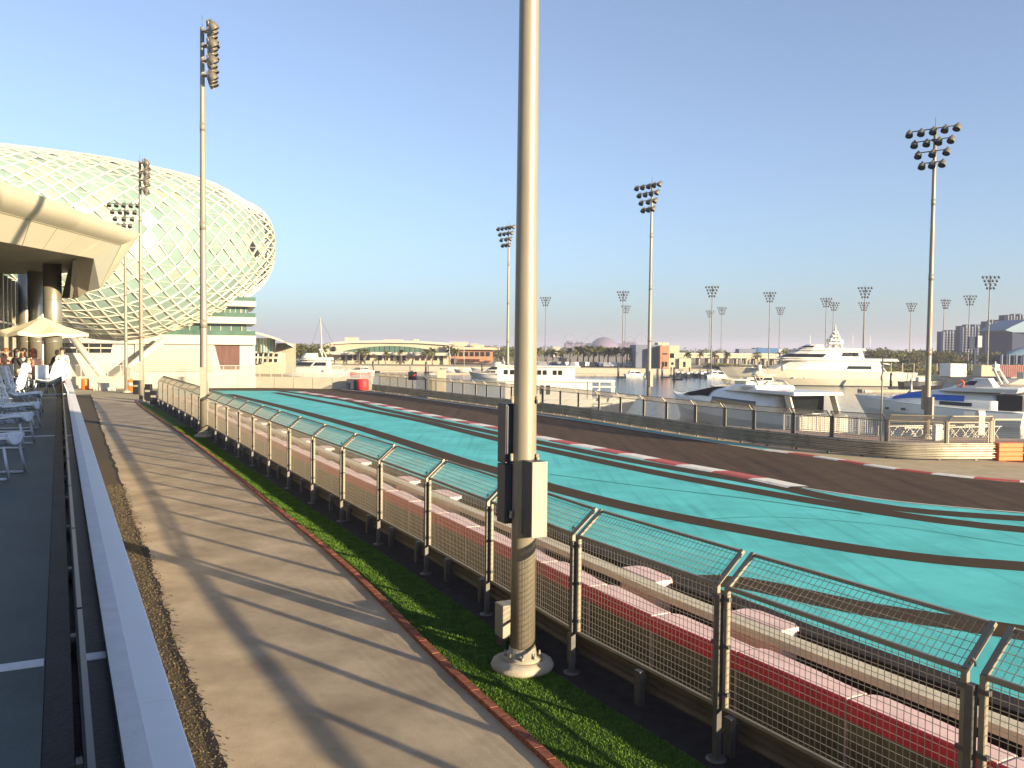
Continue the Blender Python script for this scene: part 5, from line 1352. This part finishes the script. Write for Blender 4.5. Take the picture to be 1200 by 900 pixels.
for k in range(17):
    if k in (5, 11): continue
    mb = MB(); bbox(mb, club, 400 + 7.2 * k, 400 + 7.2 * k + R.uniform(3, 5.6), 416.4, 422.4, .2, .12); mb.build('arcade_opening', 'tint', club)
for x0, x1, y0, y1 in ((404, 417, 395.5, 402), (450, 470, 398, 402), (485, 489, 397.5, 402)):
    mb = MB(); bbox(mb, club, x0, x1, y0, y1, 6, -8); mb.build('roof_plant_room', 'palecream', club)
mb = MB(); mb.lathe(bpx(club, 391, 409, 291.5), [(.01, -.05), (.9, -.05), (.9, .05), (.01, .05)], 12, M4=Matrix.Rotation(PI / 2, 4, 'X')); mb.build('round_window', 'tint', club)
opv = bldg('orange_pavilion', 'low terracotta pavilion with flat cream roof beyond the packed berths', 'pavilion', 556, 300)
mb = MB(); bbox(mb, opv, 536, 576, 409, 425, 18); mb.build('wall', 'terra', opv); mb = MB(); bbox(mb, opv, 533, 585, 407.3, 409.5, 20, 2); mb.build('roof', 'palecream', opv)
mb = MB(); bbox(mb, opv, 554, 567, 404, 407.3, 6, -6); mb.build('roof_plant_room', 'palecream', opv); mb = MB(); bbox(mb, opv, 528, 574, 418, 420, 2, 5); mb.build('awning', 'terra', opv)
for k in range(6): mb = MB(); bbox(mb, opv, 538 + 6.3 * k, 542.5 + 6.3 * k, 412.5, 417.5, .2, .12); mb.build('window', 'tint', opv)
off = bldg('marina_office', 'orange and cream marina office with square dark windows and blue grey side', 'house', 775, 266)
for x0, x1, y0, y1, d, o_, m, nm in ((745, 776, 404.2, 431, 14, -3, 'slate2', 'side_wing'), (773.5, 784, 405.4, 432, 9, 1, 'terra', 'orange_wall'), (783.5, 796, 405, 432, 10, .6, 'palecream', 'cream_wall'), (771, 784, 401.5, 405.4, 6, -4, 'palecream', 'roof_plant_room'), (796, 810, 420, 432, 5, 1.5, 'palecream', 'yard_wall')):
    mb = MB(); bbox(mb, off, x0, x1, y0, y1, d, o_); mb.build(nm, m, off)
for x0, x1, y0, y1, o_ in ((785.5, 790, 414, 419.5, .7), (787, 789.5, 424.5, 427.5, .7), (776.5, 782, 414, 415.3, 1.1), (776, 778.3, 424, 429.5, 1.1), (779.5, 782, 424, 429.5, 1.1), (801, 803.5, 424, 430, 1.6)):
    mb = MB(); bbox(mb, off, x0, x1, y0, y1, .15, o_ + .02); mb.build('window', 'tint', off)
gy = bldg('gate_house', 'pale low gatehouse with stepped end left of the palms on the quay', 'hut', 652, 300)
mb = MB(); bbox(mb, gy, 655, 664, 420, 427, 4); mb.build('wall', 'palecream', gy); mb = MB(); bbox(mb, gy, 654, 665, 419, 420.3, 5, .5); mb.build('roof', 'white', gy)
via = bldg('road_bridge', 'flat pale road bridge crossing behind the jet ski dock', 'bridge', 850, 330)
mb = MB(); bbox(mb, via, 780, 925, 416.5, 419, 8); mb.build('deck', 'cream', via)
for k in range(13): mb = MB(); bbox(mb, via, 786 + 11 * k, 788 + 11 * k, 419, 428, 6, -1); mb.build('pier', 'concrete', via)
mb = MB(); bbox(mb, via, 780, 925, 414.6, 415.1, .2, .3); mb.build('handrail', 'white', via)
hoard = bldg('blue_hoarding', 'blue hoarding block on a pale base behind the bow of the big yacht', 'hoarding', 900, 360)
mb = MB(); bbox(mb, hoard, 885, 912, 408, 413.5, 5); mb.build('blue_panel', 'bluesign', hoard); mb = MB(); bbox(mb, hoard, 866, 885, 409, 414, 6); mb.build('grey_panel', 'slate2', hoard); mb = MB(); bbox(mb, hoard, 868, 918, 413.6, 430, 5, -.5); mb.build('base', 'cream', hoard); mb = MB(); bbox(mb, hoard, 912.5, 917, 409, 413.5, 4); mb.build('white_box', 'white', hoard)
# dark apartment blocks, right
AG = 'apartment blocks in shade on the far right'  # dark blue tone is the facades' own dark glass
for k, (x0, x1, yt, Y) in enumerate(((1105, 1129, 388.5, 470), (1127.5, 1159, 382, 440), (1158, 1186, 376.5, 410), (1180, 1245, 369.5, 380))):
    ap = bldg('apartment_block', ['leftmost and farthest dark blue apartment block', 'second dark blue apartment block from the left', 'third dark blue apartment block from the left, behind the tallest mast', 'nearest dark blue apartment block at the right picture edge'][k], 'apartment block', (x0 + x1) / 2, Y); ap['group'] = AG
    mb = MB(); bbox(mb, ap, x0, x1, yt, 424, 7); mb.build('wall', 'slate', ap)
    nb = int((x1 - x0) / 3.3); rg = random.Random(k)
    for b in range(nb):
        xa = x0 + (x1 - x0) * (b + .15) / nb; xb = xa + (x1 - x0) / nb * rg.uniform(.3, .6); mb = MB(); bbox(mb, ap, xa, xb, yt + rg.uniform(-1.8, 1.5), 424, 3, 1.6); o = mb.build('balcony_bay', 'slate2', ap)
        mb = MB()
        for f in range(12): yy = yt + 3 + f * 3.1; bbox(mb, ap, xa + .2, xb - .2, yy, yy + 1.5, .1, 1.65)
        mb.build('windows_strip', 'tint', o)
    mb = MB()
    for b in range(3): bbox(mb, ap, x0 + (x1 - x0) * (.15 + .3 * b), x0 + (x1 - x0) * (.27 + .3 * b), yt - 1.8, yt, 4, -2)
    mb.build('roof_plant_room', 'slate', ap)
tent = bldg('membrane_hall', 'low blue grey hall with swooping membrane roof at the right picture edge', 'hall', 1190, 250)
mb = MB(); ridge = [(1160, 428), (1168, 420), (1178, 412), (1190, 408), (1205, 405), (1230, 402)]
mb.loft([[bpx(tent, x, y + 5, 246), bpx(tent, x + 3, y, 256), bpx(tent, x + 3, y, 262), bpx(tent, x, 436, 262), bpx(tent, x, 436, 246)] for x, y in ridge], True, True, True); mb.build('roof', 'tent', tent)
mb = MB(); bbox(mb, tent, 1172, 1235, 417, 432, 3, 7); mb.build('front_wall', 'slate', tent)
for k in range(7): mb = MB(); bbox(mb, tent, 1174 + 8.5 * k, 1175.2 + 8.5 * k, 415.5, 432, .6, 8); mb.build('pillar', 'slate2', tent)
hi_ = bldg('pointed_hall', 'pale blue pointed roof tip showing over the apartment blocks at the right edge', 'hall', 1195, 340)
mb = MB(); pts = [bpx(hi_, x, y) for x, y in ((1178, 387), (1186, 382.5), (1205, 374), (1240, 372), (1240, 398), (1190, 390))]
n_ = len(pts); i0 = mb.add(pts + [p_ + Vector((0, 20, 0)) for p_ in pts]); mb.face(range(n_)); mb.face(range(n_, 2 * n_))
for j in range(n_): mb.face((i0 + j, i0 + (j + 1) % n_, i0 + n_ + (j + 1) % n_, i0 + n_ + j))
mb.build('roof', 'tent', hi_); mb = MB(); bbox(mb, hi_, 1186, 1240, 390, 424, 18); mb.build('wall', 'slate', hi_)
bb = bldg('billboard', 'white upright billboard on a dark lattice frame before the apartment blocks', 'billboard', 1147, 240)
mb = MB(); bbox(mb, bb, 1146, 1150.8, 393.5, 407, .8, .5); mb.build('white_panel', 'white', bb); mb = MB(); bbox(mb, bb, 1136, 1146, 394.5, 409, .7); mb.build('dark_panel', 'slate', bb); mb = MB(); bbox(mb, bb, 1141.5, 1144, 408, 430, .8, -.2); mb.build('post', 'slate', bb)
# mauve dome with coaster lattices, far away
dm = bldg('amusement_dome', 'faint mauve dome with coaster loops on the horizon', 'dome', 708, 1300)
mb = MB(); a = bpx(dm, 689, 404); b = bpx(dm, 727, 404); r = (b.x - a.x) / 2; zt = bpx(dm, 708, 395).z
mb.lathe(((a.x + b.x) / 2, 0, 0), [(r * math.cos(t_), zt * math.sin(t_)) for t_ in [PI / 2 * k / 10 for k in range(10)]] + [(.5, zt)], 32); mb.build('dome_roof', 'dome', dm)
mb = MB(); bbox(mb, dm, 663, 746, 402.5, 412, 40); mb.build('low_hall', 'dome', dm)
mb = MB(); bbox(mb, dm, 664, 671, 399.5, 403, 20); bbox(mb, dm, 732, 745, 400, 403, 20); bbox(mb, dm, 676, 683, 400.5, 403, 20); mb.build('low_tower', 'dome', dm)
mb = MB()
for cx, w, top_ in ((668, 22, 391), (686, 14, 395), (698, 30, 389), (752, 22, 391), (738, 16, 394)):
    arc = [bpx(dm, cx - w / 2 + w * k / 10, 403 - (403 - top_) * math.sin(PI * k / 10), 1290) for k in range(11)]; mb.tube(arc, .35, 4)
    for p_ in arc[1:-1:2]: wire(mb, p_, Vector((p_.x, p_.y, 0)), .16)
mb.build('coaster_track', 'slate2', dm)
# low distant houses on the horizon
DG = 'low pale buildings on the horizon'; d0 = None
for px, w, yt in ((500, 14, 404.5), (538, 20, 401.5), (556, 8, 403.5), (610, 9, 404), (652, 8, 407), (775, 9, 406), (932, 8, 410), (1060, 10, 411.5), (1092, 9, 411)):
    c = at(px, HOR, 640); hgt = at(px, yt, 640).z
    if d0 is None:
        d0 = thing('distant_building', 'low pale flat roofed building on the horizon behind the trees', 'building', (c.x, 640, 0), 0, DG); mb = MB(); mb.box((0, 0, .5), (1, 1, 1)); mb.build('wall', 'palecream', d0); mb = MB(); mb.box((0, 0, 1.03), (1.06, 1.06, .06)); mb.build('parapet', 'white', d0); mb = MB(); mb.box((0, -.501, .6), (.8, .01, .16)); mb.build('window_band', 'tint', d0); d0.scale = (w * .627, 12, hgt)
    else: dup(d0, (c.x, 640, 0), 0, None, None, (w * .627, 12, hgt))

# ------------------------------------------------------------------ far fences and vegetation
ff = thing('far_fence', 'long mesh fence with pale posts on the bank behind the big yacht', 'fence', tuple(at(1000, HOR, 219).xy) + (0,))
fl_ = [Vector((66.5, 262, 0)), Vector((71, 217, 0)), Vector((150, 209, 0)), Vector((200, 196, 0))]
fc = resample(fl_, 66); o0 = ff.location
for p in fc: mb = MB(); bar(mb, p - o0, p - o0 + UP * 3.0, .13); mb.build('post', 'palecream', ff)
mb = MB()
for a, b in zip(fc, fc[1:]):
    for k in range(7): wire(mb, a - o0 + UP * (.35 + .42 * k), b - o0 + UP * (.35 + .42 * k), .014)
    for k in range(1, 9): p = a.lerp(b, k / 9) - o0; wire(mb, p + UP * .2, p + UP * 2.9, .014)
mb.build('wire_mesh', 'galv', ff, fix=False)
def leaf_cluster(mb, c, r, n, s, rg, squash=.8):
    for _ in range(n):
        d = Vector((rg.gauss(0, 1), rg.gauss(0, 1), rg.gauss(0, 1))).normalized() * r * rg.random() ** .45; d.z *= squash
        p = c + d; a = Vector((rg.gauss(0, 1), rg.gauss(0, 1), rg.gauss(0, 1))).normalized(); b = a.orthogonal().normalized(); k = rg.uniform(.6, 1.4) * s
        i = mb.add([p - a * k, p + b * k * .6, p + a * k, p - b * k * .6]); mb.face((i, i + 1, i + 2, i + 3))
def tree(name, seed, h, wd_, n=420):
    rg = random.Random(seed); t = thing(name, '', 'tree', (0, 0, 0)); mb = MB(); mb.tube([(0, 0, -.1), (.1, 0, h * .35), (.05, .1, h * .7)], [.22, .15, .05], 6)
    for k in range(5): a = 2 * PI * k / 5 + rg.random(); mb.tube([(.1, 0, h * (.3 + .06 * k)), (math.cos(a) * wd_ * .3, math.sin(a) * wd_ * .3, h * (.5 + .07 * k))], [.09, .03], 5)
    mb.build('trunk', 'bark', t); mb = MB()
    for k in range(11):
        a = rg.uniform(0, 2 * PI); rr = wd_ / 2 * rg.random() ** .6; leaf_cluster(mb, Vector((rr * math.cos(a), rr * math.sin(a), h * rg.uniform(.38, .88))), wd_ * rg.uniform(.16, .28), n // 11, .22, rg)
    mb.build('crown', 'foliage', t, fix=False); return t
def palm(seed, h):
    rg = random.Random(seed); t = thing('palm_tree', '', 'palm', (0, 0, 0)); mb = MB()
    pts = [(.12 * math.sin(k * .7), .05 * k / 6, h * k / 7) for k in range(8)]; mb.tube(pts, [.24 - .012 * k for k in range(8)], 7); mb.build('trunk', 'bark', t); mb = MB(); top = Vector(pts[-1])
    for f in range(34):
        az = 2.4 * f + rg.random() * .5; el = rg.uniform(-.35, 1.35); L_ = rg.uniform(1.9, 2.7); d = Vector((math.cos(az), math.sin(az), 0)); p = top.copy(); sd = Vector((-d.y, d.x, 0)); prev = None
        for k in range(8):
            tt = k / 7; e = el - 1.7 * tt ** 1.3; w = .34 * math.sin(PI * min(1, tt * .9 + .1)) ; q = [p + sd * w - UP * w * .5, p, p - sd * w - UP * w * .5]
            if prev:
                i = mb.add(prev + q); mb.face((i, i + 1, i + 4, i + 3)); mb.face((i + 1, i + 2, i + 5, i + 4))
            prev = q; p = p + (d * math.cos(e) + UP * math.sin(e)) * L_ / 7
    mb.build('crown', 'palmleaf', t, fix=False); return t
P0_ = [palm(1, 4.4), palm(2, 5.0), palm(3, 4.0)]; used_p = set()
PL = [(630, 412, 285), (640, 415, 300), (648, 413, 292), (657, 414, 296), (668, 412, 290), (677, 410, 285), (684, 411, 292), (690, 409, 284), (696, 411, 290), (702, 410, 285), (708, 412, 296), (713, 411, 288), (722, 411, 284), (728, 412, 292), (735, 411, 280), (742, 411, 284), (749, 413, 282), (756, 412, 280), (763, 413, 280),
      (421, 413, 284), (428, 413, 286), (452, 415, 284), (470, 414, 285), (500, 413, 284), (507, 412, 286), (527, 409, 290), (533, 412, 288),
      (331, 413, 195), (338, 411, 190), (322, 416, 185), (806, 416, 300), (821, 416, 310), (838, 416, 330), (852, 416, 320), (870, 417, 340), (888, 416, 330)]
lab_p = {0: 'palm tree in the dense row along the far quay behind parked cars', 1: 'palm tree planted before the white clubhouse', 2: 'palm tree at the pavilion beside the hotel', 3: 'palm tree on the bank by the road bridge'}
def zone(px): return 1 if 400 < px < 560 else 2 if px < 400 else 3 if px > 780 else 0
for i, (px, yt, Y) in enumerate(PL):
    k = i % 3; c = at(px, HOR, Y); zt = at(px, yt, Y).z + 1.0; s_ = max(.6, zt / (P0_[k].children[0].dimensions.z if False else [4.4, 5.0, 4.0][k] + 1.1))
    z = zone(px); g = ['palms in the quay row', 'palms before the clubhouse', 'palms beside the pavilion', 'palms by the road bridge'][z]
    if k not in used_p and z == 0:
        used_p.add(k); o = P0_[k]; o.location = (c.x, Y, 0); o.scale = (s_,) * 3; o['label'] = lab_p[z]; o['group'] = g
    else: dup(P0_[k], (c.x, Y, 0), R.uniform(0, 6), lab_p[z], g, s_)
T0t = [tree('broadleaf_tree', 5, 6.0, 5.2), tree('broadleaf_tree', 6, 5.2, 5.6)]; used_t = set()
TL = [(343, 404, 225, 0), (352, 405, 230, 0), (360, 403.5, 226, 0), (368, 406, 232, 0), (375, 403, 224, 0), (318, 412, 200, 0), (584, 405, 330, 1), (592, 407, 330, 1), (606, 406, 330, 1), (750, 414, 276, 2), (758, 413, 275, 2), (766, 413, 276, 2), (741, 416, 277, 2),
      (925, 411, 290, 3), (942, 412, 285, 3), (1035, 409, 260, 3), (1027, 412, 262, 3), (1045, 413, 258, 3), (1058, 412, 262, 3), (1076, 412, 265, 3), (1100, 409, 258, 3), (1112, 412, 255, 3), (1124, 413, 250, 3), (1165, 414, 250, 3), (960, 412, 285, 3), (1000, 411, 280, 3)]
tl = ['leafy olive tree in the clump between hotel and clubhouse', 'leafy tree beyond the orange pavilion', 'dark leafy tree against the blue grey side of the marina office', 'dark leafy tree on the bank behind the far fence']
for i, (px, yt, Y, z) in enumerate(TL):
    k = i % 2; c = at(px, HOR, Y); s_ = at(px, yt, Y).z / [5.6, 4.9][k]; g = ['trees between hotel and clubhouse', 'trees beyond the orange pavilion', 'trees by the marina office', 'trees on the far bank'][z]
    if k not in used_t: used_t.add(k); o = T0t[k]; o.location = (c.x, Y, 0); o.scale = (s_,) * 3; o['label'] = tl[z]; o['group'] = g
    else: dup(T0t[k], (c.x, Y, 0), R.uniform(0, 6), tl[z], g, (s_ * 1.2, s_ * 1.2, s_))
rg = random.Random(21); mb = MB()
for _ in range(2200):
    Y = rg.uniform(340, 900); px = rg.uniform(320, 1240); c = at(px, HOR, Y); h = rg.uniform(3.0, 6.5) * (1 + (Y - 340) / 1500); 
    if px < 560 and Y < 420: continue
    if 600 < px < 880 and (Y < 620 or rg.random() < .5): continue
    leaf_cluster(mb, Vector((c.x, Y, h * .55)), h * .62, 16, h * .22, rg, .75)
tag(mb.build('distant_woods', 'farwood', fix=False), 'dark green band of far-off trees along the horizon', 'woods', kind='stuff')
mb = MB()
for _ in range(1500):
    s_ = rg.random(); p = fc[int(s_ * 64)]; leaf_cluster(mb, Vector((p.x + rg.uniform(-3, 3) , p.y + rg.uniform(6, 30), .7)), 1.3, 12, .45, rg, .6)
tag(mb.build('bank_shrubs', 'foliage', fix=False), 'low green shrubs covering the bank behind the far fence', 'shrubs', kind='stuff')
# parked cars
def car(m, label):
    t = thing('parked_car', label, 'car', (0, 0, 0), 0, 'cars parked under the quay palms'); mb = MB()
    pr = [(-2.1, .35), (-2.15, .75), (-1.9, .95), (-1.0, 1.0), (.9, .98), (1.9, .85), (2.15, .65), (2.1, .35)]
    mb.loft([[(x, y * (1 if j else 1), z) for x, z in pr] for j, y in enumerate((-.86, -.90, .90, .86))], False, False, False)
    mb.poly3([(x, -.86, z) for x, z in pr]); mb.poly3([(x, .86, z) for x, z in pr]); body = mb.build('body', m, t)
    c_ = Tier(-1.6, 1.1, 1.5, .98, 1.48, .7, .45, .15, .8); c_.build(t, 'cabin', m); c_.window(t, .1, .85, .05, .95); c_.window(t, .1, .85, 0, 0, 'tint', True, 'windscreen')
    for x in (-1.35, 1.35):
        for y in (-.82, .82): w = MB(); w.lathe((x, y, .33), [(.20, -.11), (.33, -.09), (.33, .09), (.20, .11)], 12, M4=Matrix.Rotation(PI / 2, 4, 'X')); w.build('wheel', 'rubber', t)
    return t
CARS = [car('carw', 'white parked car in the row beneath the quay palms'), car('card', 'black parked car in the row beneath the quay palms'), car('cars', 'silver parked car in the row beneath the quay palms')]; usedc = set()
for i in range(26):
    px = 628 + 5.4 * i + R.uniform(-1, 1); Y = 276 + R.uniform(-2, 5); c = at(px, HOR, Y); k = R.choice((0, 0, 1, 1, 2)); rz = rad(90 + R.uniform(-6, 6))
    if k not in usedc: usedc.add(k); CARS[k].location = (c.x, Y, 0); CARS[k].rotation_euler = (0, 0, rz)
    else: dup(CARS[k], (c.x, Y, 0), rz)
for k in range(3):
    if k not in usedc: c = at(625 - 4 * k, HOR, 278); CARS[k].location = (c.x, 278, 0)
tk = bldg('cargo_container', 'white cargo container with a lit end beside the far fence', 'container', 1124, 196); tk.location.z = 0
mb = MB(); mb.box((0, 2.5, 1.75), (3.6, 5, 2.9)); 
for k in range(9): mb.box((-1.6 + .4 * k, -.02, 1.75), (.15, .08, 2.7))
mb.build('body', 'gelgrey', tk); mb = MB(); mb.box((0, 2.4, .15), (3.2, 4.6, .3)); mb.build('base', 'black', tk)
tk2 = bldg('cargo_container', 'rust red cargo containers end to end behind the far fence at the right edge', 'container', 1182, 204)
mb = MB(); mb.box((2, 2, 1.5), (9, 4, 2.8)); 
for k in range(17): mb.box((-2.2 + .5 * k, -.02, 1.5), (.2, .08, 2.6))
mb.build('body', 'oldrust', tk2); mb = MB(); mb.box((-4.4, 2, 1.5), (3.6, 4, 2.6)); mb.build('cream_section', 'palecream', tk2)
hd = bldg('hedge', 'long clipped dark green hedge behind the far fence', 'hedge', 1130, 236)
mb = MB(); rg = random.Random(8)
for k in range(260): leaf_cluster(mb, Vector((-26 + 52 * k / 260, rg.uniform(-1, 1), rg.uniform(.6, 2.2))), 1.0, 10, .35, rg)
mb.build('leaves', 'foliage', hd, fix=False)
# added unseen bridge behind the camera; its screens throw the shade over the terrace
fb = thing('shade_caster', 'added unseen bridge behind the viewpoint, with tall screens to shade the terrace', 'shade_caster', (13.2, -14, 0))
mb = MB(); mb.box((0, 0, 6.6), (3.2, 26, .5)); mb.build('deck', 'concrete', fb)
for sx in (-1.5, 1.5): mb = MB(); mb.box((sx, 0, 9.3), (.12, 26, 5.0)); mb.build('shade_screen', 'white', fb)
for y in (-9, 9):
    mb = MB(); mb.box((0, y - 4, 3.2), (.6, .6, 6.4)); mb.build('pier', 'concrete', fb)

# ------------------------------------------------------------------ light, air, camera
HAZE = .00036; SUN_EL = rad(11.0); SD = Vector((-.773, .634, 0)).normalized()
AZ = math.atan2(-SD.x, -SD.y)
w = bpy.data.worlds.new('World'); SC.world = w; w.use_nodes = True
n = w.node_tree.nodes; sky = n.new('ShaderNodeTexSky'); sky.sky_type = 'NISHITA'; sky.sun_disc = False
sky.sun_elevation = SUN_EL; sky.sun_rotation = AZ; sky.air_density = 1.0; sky.dust_density = .8; sky.ozone_density = 5.2; sky.altitude = 0
hs = n.new('ShaderNodeHueSaturation'); hs.inputs['Saturation'].default_value = .72; w.node_tree.links.new(sky.outputs[0], hs.inputs['Color']); w.node_tree.links.new(hs.outputs[0], n['Background'].inputs[0]); n['Background'].inputs[1].default_value = .085
sl = bpy.data.lights.new('sun', 'SUN'); sl.energy = 5.0; sl.angle = rad(.55); sl.color = (1.0, .81, .54)
so = bpy.data.objects.new('sun', sl); COL.objects.link(so); so.location = (60, -50, 40)
so.rotation_euler = Vector((SD.x * math.cos(SUN_EL), SD.y * math.cos(SUN_EL), -math.sin(SUN_EL))).to_track_quat('-Z', 'Y').to_euler()
hb = MB(); hb.box((0, 2990, 25), (14400, 12500, 58)); hz = hb.build('haze', 'white'); hz.data.materials.clear(); tag(hz, kind='stuff', label='thin pale haze over the marina')
hm = bpy.data.materials.new('haze_air'); hm.use_nodes = True; hn = hm.node_tree.nodes; hn.remove(hn['Principled BSDF'])
pv_ = hn.new('ShaderNodeVolumePrincipled'); pv_.inputs['Color'].default_value = (.80, .80, .97, 1); pv_.inputs['Density'].default_value = HAZE; pv_.inputs['Anisotropy'].default_value = .2
hm.node_tree.links.new(pv_.outputs[0], hn['Material Output'].inputs['Volume']); hz.data.materials.append(hm)
cd = bpy.data.cameras.new('camera'); cam = bpy.data.objects.new('camera', cd); COL.objects.link(cam); SC.camera = cam
cd.sensor_width = 36; cd.lens = FPX / 1200 * 36; cd.clip_start = .05; cd.clip_end = 20000
cam.matrix_world = Matrix.Translation((0, 0, EYE)) @ Matrix.Rotation(PI / 2 - PITCH, 4, 'X') @ Matrix.Rotation(ROLL, 4, 'Z')
vs = SC.view_settings; vs.view_transform = 'Standard'; vs.look = 'None'; vs.exposure = 1.6; vs.gamma = 1; vs.use_curve_mapping = False
SC.render.engine = 'CYCLES'; SC.cycles.max_bounces = 6; SC.cycles.transparent_max_bounces = 12; SC.cycles.use_denoising = True
SC.cycles.caustics_reflective = False; SC.cycles.caustics_refractive = False
# leave out prototypes that were never placed
for o in [o for o in SC.objects if o.parent is None and o.get('label') == '']:
    for c in list(o.children_recursive): bpy.data.objects.remove(c)
    bpy.data.objects.remove(o)
